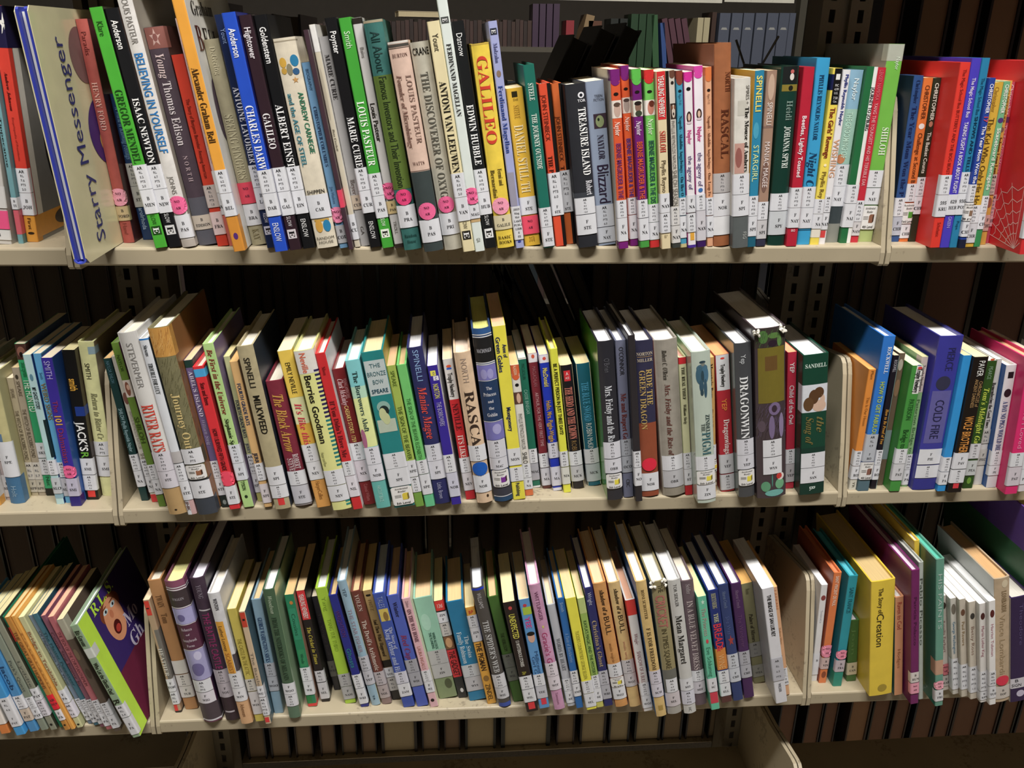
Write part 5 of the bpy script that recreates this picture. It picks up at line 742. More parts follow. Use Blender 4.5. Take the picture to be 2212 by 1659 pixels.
-315.0 -7.5 -309.0 -5.91 12.0 185.3|#c9b848,k=p,g=#ecd8a8,L=#e0d868|mustard-yellow book with a faint title, right of the orange-tag white one|T 138.6 79.3 .4 n #98882c THE CASTLE IN THE ATTIC;W 72.3 52.3 AR/RL/4.9/PTS #c8c4bc;W 51.1 12.7 F/WIN #ccc8c8
-302.8 -12.7 -309.0 -5.40 8.0 184.4|#cdb494,k=p,R=#44606c,g=#f0dcb4|cream paperback with a red head and a dark picture side|B 182.9 160.0 #c8381c -.45 .4;B 173.1 169.9 #2c1410 -.2 .2;T 119.9 64.6 .4 n #8c8070 The Battle;W 64.6 45.8 F/WIN;W 45.0 14.6 AR/RL/4.0/PTS/3.0;B 11.0 2.4 #e02c30 -.4 .3
-292.0 6.4 -309.0 -4.19 12.7 188.4|#7fa0b4,k=h,g=#e8c898,R=#98b8c0|pale steel-blue book with dark blue capitals|T 159.8 87.2 .4 f #2c4c78 GEORGE WASHINGTON'S SOCKS;W 86.1 63.8 AR/RL/5.0/PTS #a8acb4;W 63.3 38.8 F/WOO #a8acb4
-268.6 -4.6 -309.0 -4.84 15.3 210.1|#3e6044,k=h,b=2,J,R=#98b490,g=#f8f8f4|moss-green jacketed book with a pale right side|T 201.9 173.7 .28 k #a8bca0 Woodson;T 167.2 64.8 .36 f #24402c FROM THE NOTEBOOKS OF MELANIN;W 59.7 41.1 F/WOO;W 40.7 20.7 AR/RL/4.0/PTS;B 19.5 0.0 #5c7860
-247.4 16.1 -309.0 -5.49 12.6 187.5|#178058,k=p,g=#e8c088,R=#a88068|emerald paperback with small panels and a red-and-green foot|E 177.3 171.6 #c87c2c -.1 .25;B 165.5 114.5 #248c68 -.35 .35;B 98.2 70.0 #248c58 -.35 .35;T 157.7 121.4 .35 n #105c40 Cousins;T 91.2 74.7 .3 n #105c40 Wrede;AF 68.1 21.2 5.0 7.0 WR;B 19.3 5.7 #1c7c3c -.5 .1;B 5.7 0.7 #dc2c2c
-230.4 24.8 -309.0 -6.64 12.1 187.4|#1f191a,k=p,g=#f0d0a0,R=#24201e|black paperback with a red head panel and yellow lettering|B 187.4 140.6 #d8242c -.42 .45;T 182.1 142.6 .45 s #f0d8d4 YEARLING NEWBERY;T 128.9 66.1 .36 i #c8b830 The Cricket in Times;W 54.6 35.1 AR/RL/4.0 #c8c8cc;W 33.9 5.5 F/SEL #c8c8cc
-216.8 47.6 -309.0 -7.45 9.4 161.6|#2c2a30,k=p|short shadowy charcoal book behind the black and lime ones|W 52.1 24.7 F/WRI #6c6a64;T 133.7 61.9 .3 n #50484c The Wright Stuff
-195.3 19.4 -309.0 -8.41 15.5 194.9|#a4cc14,k=h,g=#f4f4f4,R=#5c7c18|lime-yellow hardcover with a plain glossy spine|T 180.8 158.3 .3 n #8cb010 Yang;T 144.6 90.9 .3 n #98bc14 YANG THE THIRD;W 52.0 30.4 AR/RL/4.0/PTS #acacac;W 29.7 7.5 F/NAM #acacac
-174.9 11.3 -309.0 -10.01 11.6 189.4|#232a88,k=h,g=#e8c890,R=#241c38|ink-blue paperback with dim purple and green lettering|T 164.6 120.9 .42 s #582c78 WRIGHTSON;T 102.1 68.6 .42 s #187c88 Ghosts;A 57.0 33.2 4.0 5.0;W 32.5 5.8 F/WRI
-159.4 13.0 -309.0 -9.91 12.3 210.0|#92b4c8,k=h,b=2,J,g=#f8f8f4,R=#d8d4ac|pale sky-blue jacketed book, tall, between ink-blue and red-brown ones|T 198.5 185.1 .3 n #4c6478 YEP;T 164.8 92.7 .35 n #a08c9c THE STAR FISHER;W 86.0 61.4 AR/RL/5.0/PTS #c0c0c8;W 60.9 36.9 F/YEP #c0c0c8;T 18.3 9.6 .2 s #2c4c60 YA
-144.5 14.7 -309.0 -10.21 13.2 191.9|#70382e,k=h,b=1,g=#f0c898|red-brown book with white serif lettering|T 186.7 159.5 .36 f #c8b0a4 YOLEN;T 144.6 59.2 .4 f #d8c4b8 The Devil's Arithmetic;W 57.2 34.1 AR/RL/4.6/PTS #b8b0b4;B 33.3 0.0 #8c7470;W 33.1 10.9 F/YOL #b0a4a4
-131.1 22.6 -309.0 -10.21 12.5 187.4|#aa8c54,k=p,g=#f4d898,R=#2c2420|tan paperback with a small black square and a black lower band|E 180.6 177.6 #14100c -.25 .25;B 180.8 178.1 #14100c -.25 .25;T 172.6 154.3 .3 n #8c7040 FRITZ;T 140.4 77.5 .35 i #3c2c14 And Then What Happened;B 70.2 58.0 #1c1814;W 57.7 40.7 F/YOL;W 39.9 17.0 AR/RL/4.0 #c4c0bc;B 16.5 0.0 #1c1a1c
-113.4 7.1 -309.0 -10.30 16.2 192.8|#3b54ac,k=h,g=#e4f0f8,L=#5c9cc8|medium blue hardcover with a yellow picture patch|T 187.4 169.4 .4 n #8c9cd0 TALES;B 167.6 147.7 #d0b84c -.35 .4;E 162.6 147.7 #8c6c2c -.1 .3;T 137.4 101.1 .22@.22 f #c0c8e8 The Story of;T 135.1 62.7 .36@-.1 f #b8c4e8 King Arthur and Hi;W 62.0 41.9 AR/RL/8.0/PTS #d0d0dc;W 41.2 19.1 F/ZAM
-94.4 7.5 -309.0 -10.79 15.8 188.9|#4c60bc,k=h,g=#f0cca0|periwinkle-blue book with a red script title|T 177.7 153.7 .3 f #1c1c40 Winter;T 124.7 83.2 .4 i #90305c Red Cap;W 82.0 60.2 AR/RL/5.0/PTS #a4a4ac;W 59.7 36.1 F/WIS #a4a4ac
-78.1 5.4 -309.0 -10.69 11.3 185.2|#e4b4bc,k=h,g=#f4d0a0,R=#ece8c8|pale pink book with small dark capitals|T 181.1 170.9 .3 n #8c6c74 Zalben;T 167.5 113.1 .42 f #6c3c50 ON THE WAY HOME;T 106.0 66.5 .36 n #c48478 LAURA INGALLS;AF 64.5 25.9 5.0 3.0 WI;E 14.6 9.1 #241818 -.25 .2
-58.6 21.0 -309.0 -10.81 25.5 173.3|#90c4ac,k=h,L=#90c8bc,g=#f0cca0|wide mint-green book with a mossy picture foot|E 146.8 118.6 #a4d0bc -.4 .1;T 115.0 87.5 .12@-.1 s #2c5c50 THE FLUNKING;T 114.3 86.3 .12@.08 s #2c5c50 VIVIEN ALCOCK;W 84.6 60.6 AR/RL/5.0/PTS/3.0 #b0b0b0;W 60.2 36.4 F/ZIN #b0b0b0;B 35.9 0.0 #7c8c64;E 33.4 15.8 #4c5438 0 .4
-37.7 21.0 -309.0 -11.15 12.8 168.3|#26282a,k=p,g=#f4e0a8|black paperback with red panels, a face and upside-down white label|B 168.3 152.0 #dc2c24;H 163.2 156.7 .6 n #f8e0dc 13tl;W 150.2 132.1 ZIN/F;W 131.4 109.5 AR/RL/5.0/PTS #c4c0bc;B 108.3 86.6 #7c5434;E 105.9 89.0 #c89868 -.35 .35;B 98.7 96.8 #1c1410 -.2 -.05;B 98.7 96.8 #1c1410 .1 .25;B 85.4 37.3 #d02830;T 83.0 39.8 .55 s #4c0c14 THE GADGET;E 17.1 9.5 #d8d8d8 -.1 .25
-17.0 14.5 -309.0 -10.61 23.7 170.3|#1078a4,k=h,L=#1c90c8,g=#f0d098|wide cerulean book with white serif lettering|T 111.3 74.0 .22@.18 f #c8e0ec The Swiss;T 119.6 65.5 .24@-.18 f #c8e0ec Family Robinson;W 63.0 42.0 AR/RL/9.6/PTS #c0c4c8;W 41.5 17.0 F/WYS #b8b8bc
2.5 6.7 -309.0 -10.67 12.8 166.3|#d99c24,k=p,g=#f4e0a8|amber paperback with a white middle label and dark title|H 161.2 156.2 .5 s #c83c1c BP;B 165.3 163.1 #e8a020;W 153.4 133.4 AR/RL/5.5/PTS #c8c8cc;W 133.0 109.4 ZIN/F #c8c8cc;T 107.0 58.7 .5 s #3c2410 THE PIGMAN;E 50.1 40.2 #8c6424 -.3 .3;T 35.2 6.3 .45 n #4c3414 ZINDEL
20.8 -1.1 -309.0 -11.19 16.5 202.0|#4a4644,k=h,b=3,J,L=#1c44c8,g=#f0f4fc|dark grey jacketed book with a vivid blue head|B 202.0 198.4 #1438c8;T 194.1 169.3 .28 n #c0bcbc WILLIAMS;T 148.6 60.6 .42 f #c8c8c8 THE SPIDER'S WEB;W 57.4 34.2 AR/RL/5.0/PTS #d0d0d4;W 33.7 14.7 F/WIL #c8c8cc;B 7.1 0.0 #3c54a8
40.3 8.8 -309.0 -12.04 14.3 181.2|#3f6824,k=h,L=#4c8c2c,g=#ecc898|leaf-brown-green hardcover, dull, right of the dark grey jacketed one|T 120.6 89.4 .3 n #243c14 THE HEIRLOOM;W 84.5 61.2 AR/RL/5.0/PTS #6c7068;W 60.7 37.6 F/WIL #6c7068
58.0 -12.5 -309.0 -11.02 16.3 186.8|#271c1a,k=p,g=#f8e8b4|black-brown paperback with yellow and white title and a red square foot|E 179.6 173.9 #c83c3c -.15 .15;T 167.1 126.4 .42 s #d8d040 UNEXPECTED;T 124.0 79.0 .24 s #d8d4cc 13 MYSTERIOUS STORIES;T 71.0 65.4 .3 i #b8b030 Do;W 63.0 40.5 AR/RL/5.0/PTS;W 39.7 17.6 F/WIL;B 16.1 4.3 #e02c34 -.25 .3
75.4 -6.5 -309.0 -10.17 14.4 185.8|#5a98d0,k=p,g=#f4d8b0|cornflower-blue paperback with a pink title and a boy's face|E 178.1 173.1 #c8303c -.2 .15;B 172.7 160.4 #a8c424 -.3 .5;T 157.0 138.5 .42 s #d83c90 YEE;E 131.6 114.0 #d8a890 -.3 .35;E 132.3 125.3 #14100c -.35 .4;T 99.8 60.8 .28@.2 n #2c5c90 Millicent;T 91.5 61.3 .28@-.15 n #2c5c90 Girl G;W 60.4 39.8 AR/RL/3.0/PTS;W 39.3 18.1 YEE #c4c4cc;B 16.9 6.3 #e02c48 -.2 .3
96.5 -11.0 -309.0 -11.20 15.3 211.9|#cc94b8,k=h,b=2,R=#5c8ca8,L=#6cc4cc,g=#f8f4ec|orchid-pink jacketed book with a tiny yellow star|T 200.6 154.2 .28 n #7c4468 WITTLINGER;S 146.8 139.9 #d8d45c -.12 .15;T 134.5 82.4 .42 n #b83470 Gracie's G;W 82.4 59.3 AR/RL/5.0/PTS #dcd4dc;W 58.8 35.2 F/WIT #dcd4dc;T 30.9 9.6 .2 n #a06c8c Simon
113.8 -4.9 -309.0 -11.40 11.4 175.0|#b8bac2,k=h,b=1,g=#f0d8b8|silver-grey book with faint lettering, right of the orchid-pink one|T 118.8 63.3 .4 f #747880 WORDS BY HEART;AF 49.0 5.9 5.0 8.0 SE
125.0 -9.0 -309.0 -10.46 10.0 187.4|#1c68b0,k=h,g=#f0d4a8,R=#3c2c2c|ocean-blue hardcover left of the brilliant yellow one|T 181.1 165.2 .36 n #98b8dc Smith;T 130.6 80.8 .4 i #7ca8dc A Taste of Blackberries;W 66.3 44.3 AR/RL/4.0/PTS;W 43.5 21.4 F/SMI
141.0 -13.3 -309.0 -11.36 14.2 190.7|#ece41c,k=p,g=#f0d8a4,R=#c8c018|brilliant yellow paperback with thin grey capitals|T 136.9 54.3 .3 n #a8a024 TUCKER'S COUNTRYSIDE GEORGE SELDEN;A 51.3 29.5 5.0 6.0;W 28.7 4.8 F/SEL
153.6 -9.5 -309.0 -11.01 9.9 187.0|#98b850,k=p,g=#f0d8a8|spring-green paperback between the brilliant yellow and navy ones|B 186.3 162.4 #b8c878;T 150.9 58.0 .38 n #2c5c2c KAYLA'S MAGIC AND THE MYSTERY;AF 57.5 10.7 4.0 4.0 SE;B 9.4 0.0 #c8c458
166.0 -7.7 -309.0 -11.03 12.2 201.7|#292c68,k=h,g=#f8f8f8|navy hardcover with a tan serif title, left of the twin bull books|T 194.5 174.1 .36 n #c0c4dc Wright;T 148.8 69.8 .42 f #b8a074 Christina's Ghost;W 63.0 38.3 AR/RL/4.0/PTS #b8b8c0;W 37.8 13.2 F/WRI #b0b0b8
184.2 -10.9 -309.0 -11.77 17.5 210.9|#d4954c,k=h,b=2,g=#f4d8b0,L=#d43c5c,R=#d43c5c|apricot jacketed book lettered about a bull, left of its sandy twin|T 200.6 159.6 .3@.05 i #2c1c10 shadow of a;T 157.3 126.5 .36@.05 n #2c1c10 BULL;T 112.7 79.0 .2 i #b87c3c maia wojcie;W 76.6 53.3 AR/RL/5.6/PTS;V 52.8 35.9 #e8d820 5th;W 35.4 14.0 F/WOJ
203.4 -11.9 -309.0 -11.77 16.0 212.3|#dab878,k=h,b=2,g=#f8f4e8,L=#e0a468,R=#44484c|sandy-tan jacketed book lettered about a bull, right of its apricot twin|T 202.9 162.0 .3@.05 i #2c2010 shadow of a;T 159.6 129.3 .36@.05 n #2c2010 BULL;T 115.1 85.1 .2 n #c88c6c maia woj;W 83.4 60.0 AR/RL/5.6/PTS #c8c4c8;W 59.5 36.7 F/WOJ #c8c4c8
219.6 -20.9 -309.0 -11.62 12.9 190.6|#dad6d4,k=h,g=#e8b498,L=#d42820,R=#d42820|white book with a red head and pinkish title|B 190.6 165.6 #dc2c24;T 136.1 117.3 .3 i #a8888c Wojc;T 105.4 50.9 .36 n #b08890 SHADOW OF A BULL;AF 50.1 5.8 5.6 5.0 WOJ
235.7 -32.7 -309.0 -11.44 14.5 227.5|#dab870,k=h,b=2,g=#fcfcfc,L=#3c84d0,R=#3c84d0|tall sand-yellow jacketed book with slim dark title|T 214.3 167.4 .24 f #7c6438 RONI SCHOTTER;T 152.6 82.1 .32 f #5c4828 F IS FOR FREEDOM;W 80.5 57.9 AR/RL/4.0/PTS #d4d0dc;W 57.4 35.1 F/SCH #d4d0dc;B 19.6 10.9 #b09040 -.2 .25
255.3 -29.5 -309.0 -10.73 19.4 223.0|#968a5e,k=h,b=3,J,g=#f4f0e0|khaki book in a crumpled clear jacket with a red outlined word|T 217.3 205.4 .3@.1 n #3c3420 THE;T 201.4 148.3 .55 s #b86860 CRICKET;T 147.2 79.4 .32 n #4c4428 IN TIMES SQUARE;B 77.7 0.0 #6c6c64;W 62.0 38.7 AR/RL/4.9/PTS -.35 .45;W 38.0 13.9 F/SEL #ccc4c8;B 13.1 0.0 #a8a49c;m
277.3 -29.8 -309.0 -10.88 17.2 224.8|#cbcbc8,k=h,b=3,J,g=#fcfcfc,L=#8c8c88|pale grey jacketed book with bold black serif lettering|T 218.6 183.0 .22 n #5c5c5c TOR SEIDLER;T 168.3 87.3 .42 f #1c1c1c Mean Margaret;W 61.2 41.0 F/SEI;W 40.3 16.6 AR/RL/5.0/PTS #d4d4e0;T 11.6 4.1 .2 n #6c6c68 HC
297.1 -14.3 -309.0 -10.72 16.6 212.1|#66545c,k=h,b=2,g=#fcf4e0,R=#3c3438|mauve-brown book with cream serif capitals|T 206.8 191.0 .3 f #b0a4a8 Seidler;T 179.7 62.6 .42 f #c8b8b8 IN A BLUE VELVET DRESS;W 61.9 42.9 AR/RL/PTS/7.0;W 42.1 21.1 F/SEF #c8c4cc
314.7 -23.8 -309.0 -11.47 12.1 194.1|#60c4a0,k=p,g=#f8e0ac|mint paperback with a white star and a red square low down|S 189.2 180.1 #c8ecd8 -.2 .25;T 175.5 129.2 .42 n #c09c98 The Princess;E 123.3 116.2 #d83c4c -.15 .15;T 110.3 59.4 .42 n #3c8c70 Eve Schlumeg;W 56.2 32.1 F/SC;B 31.1 11.5 #d4344c -.45 .45
334.9 -11.0 -309.0 -11.97 14.6 193.9|#1e3078,k=h,g=#fcfcfc|navy, red and orange book with blocky vertical lettering|T 189.3 164.0 .36 f #b8b490 HERTENBERG;T 155.8 140.6 .36 f #d8d4a0 THE;T 138.9 97.5 .6 s #e0283c BREAD;B 96.3 59.0 #d88428;T 102.4 91.4 .5 s #e0283c &;T 85.3 60.7 .5 n #f0b870 WINE;W 57.5 35.7 AR/RL/4.5/PTS;W 34.9 12.1 F/ELL;B 11.6 0.0 #5c3430
352.6 -8.5 -309.0 -12.63 14.5 201.2|#2f4074,k=h,b=1,g=#fcfcfc|slate-blue book with a small red mark, left of the purple one|T 190.7 162.9 .28 i #6c7ca4 Sharon Creech;T 148.8 117.9 .3 n #54649c She Was;S 116.7 97.3 #a83838 -.25 .35;W 83.8 59.0 AR/RL/5.0/PTS #c8ccd4;W 58.5 34.4 F/CRE #c8ccd4
370.0 -3.9 -309.0 -12.15 14.6 198.7|#482458,k=h,b=1,g=#fcfcfc|eggplant-purple book, right of the slate-blue one|T 188.6 158.4 .28 i #84648c Sharon Creech;T 146.6 91.2 .3 n #6c4474 The Wanderer;W 83.9 60.3 AR/RL/5.0/PTS #acacb4;W 59.8 36.9 F/CRE #acacb4
395.1 25.1 -309.0 -13.06 16.5 177.9|#83805a,k=p,g=#e8b468,R=#2c3858|set-back olive paperback, left of the white leaning book|T 168.9 159.4 .3 n #5c583c Reese;T 125.6 76.0 .3 i #34301c Palace of Mirrors;W 74.7 49.3 AR/RL/5.0 #8c8c88;W 33.9 11.8 F/WEA #8c8c84
412.4 -16.9 -309.0 -13.06 16.5 199.6|#dcdce2,k=p,g=#fcfcfc|white paperback with tiny black capitals, leaning alone near the right divider|T 188.1 118.5 .28 s #1c1c20 THE BRIDGE OF SAN LUIS REY;W 80.7 40.6 AR/RL/6.5/PTS #bcbcc4;T 35.5 20.2 .2 s #7c7c84 WILDER
426.8 -0.9 -309.0 -13.07 7.6 189.8|#d8a478,k=p,g=#f0bc78|narrow peach paperback, last before the right divider on the bottom shelf|T 185.6 152.7 .4 n #c87c50 LAERAN;T 121.4 92.0 .4 n #b88858 Yellow Hare;AF 49.5 18.7 5.0 3.0 WI
!books on the bottom shelf, section beyond the right divider
477.2 25.3 -309.0 -3.22 9.5 168.1|#dedede,k=p,L=#c8c8c8,g=#fcfcfc|white paperback with a small red picture, against the right divider|E 150.6 141.9 #8c3c3c -.35 .35;T 126.0 103.8 .3 n #b8bcc8 Saints;W 49.8 11.9 B/ /
488.0 20.7 -309.0 -2.00 11.3 190.6|#e07838,k=h,L=#a04c2c,g=#e08c60|burnt-orange thin hardcover with a pale pink oval sticker|T 185.3 135.6 .35 s #f8dcc4 SAINT VINCENT DE PAUL;P 68.7 46.7 #e890a8;W 45.9 25.6 B/VIN #c8b0ac;E 21.2 9.4 #8c4020 -.3 .3
506.7 12.7 -309.0 -1.99 13.3 190.0|#0f94a4,k=h,L=#107888,g=#5cc0d0,R=#108090|turquoise thin hardcover with a pale pink oval sticker|T 171.5 128.4 .4 n #0c6474 SAINT FRANCIS;P 65.7 48.6 #e890a8;W 47.2 26.4 B/FRA #c0b4bc;B 26.4 0.0 #188c78
532.1 21.6 -309.0 -7.07 14.7 108.5|#416c30,k=h,g=#f0ecf0|small dark green book with a cream label, sunk between taller neighbours|W 34.0 11.9 B/CAN #c8bca0;T 93.0 47.2 .3 n #5c8444 Joan
560.5 -11.2 -309.0 -8.97 33.6 197.7|#e8c810,k=h,b=1,L=#e0c014,g=#d8bc84,d=185|fat bright yellow book with large black lettering|T 185.8 144.1 .16@-.1 s #5c4c08 The Story of;T 144.1 86.3 .26@-.1 n #1c1808 Creation;E 19.3 6.0 #a8901c -.15 .25
587.4 -10.8 -309.0 -10.05 12.2 171.7|#e09c6c,k=h,L=#24686c,g=#e8e8e4|thin salmon hardcover right of the fat yellow one|T 163.6 117.0 .45 n #c04c38 Raven to Cod;T 83.2 48.7 .3 n #b07040 Hodges
601.6 -29.6 -309.0 -10.66 11.5 228.6|#741c60,k=h,L=#701c58,g=#e8d0e0,d=190|plum hardcover with a wide plum side and small labels|T 185.7 104.0 .3 n #4c1040 Patricia Polacco;W 57.2 38.9 B/BUN #d8d0cc;Q 38.3 19.3 #e8a0b4
615.9 -20.9 -309.0 -11.12 6.5 235.7|#b4bcb4,k=h,R=#c87840,g=#e8e4e0|sliver-thin grey-white hardcover touching the plum one|T 210.9 96.6 .5 n #4c544c Pablo Picasso
624.4 5.1 -309.0 -11.23 7.5 252.9|#ecc81c,k=h,L=#e8c41c,g=#f4f4f0,d=190|tall golden-yellow hardcover standing half behind the sea-green one|T 214.6 132.1 .3 n #a88c10 X
634.4 -35.7 -309.0 -11.23 11.4 249.6|#5f9c88,k=h,L=#2c8474,J,g=#60c8b0,d=190|tall sea-green hardcover with peach and pink stickers, sticking out over the shelf edge|T 227.3 134.9 .4 n #b0c8c0 HIS PAINTS;B 81.7 56.2 #c89c80;P 45.9 30.2 #f0a8b8;W 29.4 8.9 B/FRI #dcdce0
652.4 -1.2 -309.0 -13.25 8.1 147.7|#c4b8b4,k=p,g=#fcfcfc|off-white low paperback, first of the row of alike white ones|E 138.0 124.0 #4c3c3c -.3 .4;T 109.9 61.0 .35 n #a07c7c Pocahontas;Q 46.3 25.6 #c87078
661.8 -5.3 -309.0 -13.25 9.4 168.6|#d0c6bc,k=p,g=#fcfcfc|off-white paperback with a tan-black portrait, second of the alike row|E 157.7 146.0 #3c2c24 -.35 .4;T 127.1 69.9 .35 n #987070 Amelia Earhart;P 49.4 28.6 #c87078;W 27.1 7.6 B/EAR #bcb4b0
671.6 -14.0 -309.0 -13.26 8.9 170.9|#ccc8be,k=p,g=#fcfcfc|off-white paperback with a blue-grey title, third of the alike row|E 161.3 143.4 #746c60 -.35 .35;T 130.9 74.0 .35 n #3c7ca0 George Washington;A 65.3 9.1 4.0 1.0
681.5 -20.0 -309.0 -13.27 9.6 173.5|#c8beae,k=p,g=#fcfcfc|beige-white paperback with a brown portrait, fourth of the alike row|E 156.2 145.2 #6c4834 -.3 .3;T 135.5 93.1 .35 n #987c50 Paul Revere;A 59.8 13.9 4.0 1.0
692.0 -25.3 -309.0 -13.27 10.2 172.4|#d0c6b6,k=p,g=#fcfcfc|beige-white paperback with a grey portrait, fifth of the alike row|E 153.2 142.7 #3c3834 -.3 .3;T 131.0 79.9 .35 n #987c6c Betsy Ross;A 59.6 12.1 4.0 1.0
702.5 -32.4 -309.0 -13.28 9.5 174.5|#e0dcd8,k=p,g=#fcfcfc|clean white paperback with a dark red portrait, sixth of the alike row|E 158.7 147.1 #4c1c1c -.3 .3;T 136.6 82.8 .35 n #b07080 Martin Luther King;W 56.6 21.1 AR/RL/4.0/PTS;W 20.2 4.5 B/KIN
712.7 -37.9 -309.0 -13.29 9.6 182.6|#eceae8,k=p,g=#fcfcfc|clean white paperback standing forward, last of the alike row|E 167.6 154.7 #5c1c1c -.3 .3;T 144.1 87.5 .35 n #c08494 Harriet Tubman;W 60.7 34.7 AR/RL/4.0/PTS;W 33.8 12.1 B/TUB
729.1 -34.5 -309.0 -13.29 21.6 215.4|#c0a888,k=h,b=2,L=#c8c8c4,g=#dcb07c|beige hardcover with a red round sticker near its foot|E 211.9 199.3 #d8c8a8 -.05 .35;T 194.4 158.8 .28@.1 f #8c7450 LOMBARDI;T 154.6 49.8 .3 n #a8906c Vince Lombardi;D 48.3 30.3 #dc3850;W 28.8 6.1 B/TOP #ccc4bc
755.0 -35.3 -309.0 -13.29 28.0 183.6|#33204c,k=h,b=1,g=#dcd8cc,L=#c8c4b8|dark purple hardcover with a white band label, at the photo's right edge|T 172.8 100.5 .15 n #5c4c7c Theodore;B 42.5 24.7 #d0ccd4;H 41.0 36.0 .2@-.2 n #2c2c38 B;H 33.0 27.7 .5@-.2 n #2c2c38 SIGN;E 20.2 8.2 #c8c0d8 -.2 .2
781.4 -35.0 -309.0 -11.84 20.3 307.9|#5c3c94,k=h,L=#643c98,g=#e8dc90,d=230|very tall violet and green picture book beyond the photo's right edge|l 307.9 208.4 #6c4ca8 0 110;l 239.7 127.2 #3c7450 20 230'''
rows = []; grp = ''
for ln in DATA.split('\n'):
    if not ln.strip(): continue
    if ln[0] == '!': grp = ln[1:].strip(); continue
    rows.append((parse(ln), grp))
need = {(c, s) for c in '0123456789.ARLPTSFBNOE' for s in 'sf'} | {('o', 'n')} | {(c, 'n') for c in 'StarryMessenger'} | {(c, 'i') for c in 'AcceleratedReader'} | {(c, 's') for c in 'Level5thrd'}
for (n, op, lab, els), g in rows: need |= text_pairs(els)
build_glyphs(need)
for (n, op, lab, els), g in rows: make_book(n, op, lab, els, g)

# ---------------------------------------------------------------- books on the rear side (their page edges face us)
PGC = ['#a89878', '#9c8c74', '#988470', '#8c7868', '#a4947c', '#94887c', '#b4a484']
CVC = ['#2c2420', '#241c24', '#1c2430', '#342420', '#242820', '#3c2c24']
PROTO = {}
def rear_proto(pc, cc):
    r = MB(); V = .5; c = cover_mat(cc)
    r.box((-.5, 0, 0), (-.42, 1, 1), c); r.box((.42, 0, 0), (.5, 1, 1), c); r.box((-.42, .97, 0), (.42, 1, 1), c)
    p = MB(); p.box((-.42, .02, .012), (.42, .97, .988), page_mat(pc)); return r, p
def rear_book(x, z, t, h, dpt, lean, pc, cc, lab, grp, y=.258):
    la = math.radians(lean)
    root = empty('book', (x, y, z + t / 2 * abs(math.sin(la))), (0, la, 0)); tag(root, lab, 'book', grp)
    key = (pc, cc)
    if key not in PROTO:
        a, b = rear_proto(pc, cc); co = a.build('cover', root); po = b.build('page_block', root); PROTO[key] = (co, po)
    else:
        co, po = [q.copy() for q in PROTO[key]]
        for q in (co, po): COL.objects.link(q); q.parent = root
    for q in (co, po): q.scale = (t, dpt, h)
    return root
rng = random.Random(11)
def px_plane(u, v, Y):      # world point seen at photo pixel (u, v) on the upright plane y = Y
    d = fw + rt2 * ((u - W / 2) / FPX) - up2 * ((v - H / 2) / FPX); k = (Y - cam.location.y) / d.y
    return cam.location + d * k
ORD = ['first', 'second', 'third', 'fourth', 'fifth', 'sixth', 'seventh', 'eighth', 'ninth', 'tenth', 'eleventh', 'twelfth', 'thirteenth', 'fourteenth', 'fifteenth', 'sixteenth', 'seventeenth', 'eighteenth', 'nineteenth', 'twentieth', 'last', 'very last']
# lowest rear row: page edges seen under the bottom shelf
blk = [(405, 440), (444, 476), (483, 519), (533, 573), (583, 625), (637, 675), (691, 725), (738, 770), (781, 813), (824, 901), (912, 949), (960, 994), (1005, 1071), (1082, 1188), (1202, 1240), (1252, 1307), (1314, 1358), (1369, 1424), (1429, 1470), (1479, 1518), (1527, 1556)]
lightb = {(824, 901), (1005, 1071), (1082, 1188), (1252, 1307), (1314, 1358), (1369, 1424)}
rb = [(1676, 1712), (1733, 1767), (1770, 1799), (1824, 1868), (1872, 1909), (1918, 1950), (1962, 2008), (2012, 2044), (2047, 2098), (2101, 2143), (2147, 2180), (2185, 2230), (2236, 2275)]
YR = .258
for grp_, L_ in (('page-edge books under the bottom shelf, centre', blk), ('page-edge books under the bottom shelf, right', rb)):
    for a, b in L_:
        p = px_plane(a, 1600, YR); q = px_plane(b, 1600, YR); t = q.x - p.x
        wide = t > .05
        tone = 'wide pale' if wide else 'pale' if (a, b) in lightb else 'brown'
        lab = '%s page-edge book behind the stack under the bottom shelf, %s from the left upright' % (tone, ORD[L_.index((a, b))])
        if L_ is rb: lab = '%s page-edge book under the bottom shelf, %s right of the right upright' % ('lightest brown' if a == 1824 else 'dark brown', ORD[L_.index((a, b))])
        pc = '#ccbc98' if (a, b) in lightb else ['#a89478', '#9c8870', '#a48c74'][rng.randrange(3)]
        if L_ is rb: pc = '#94705c'
        if (a, b) == (1824, 1868): pc = '#b48c6c'
        rear_book((p.x + q.x) / 2, -.638 - (.05 if L_ is rb else 0), t * 1.0, rng.uniform(.225, .262) + (.03 if L_ is rb else 0), .16, 0, pc, CVC[rng.randrange(6)], lab, grp_)
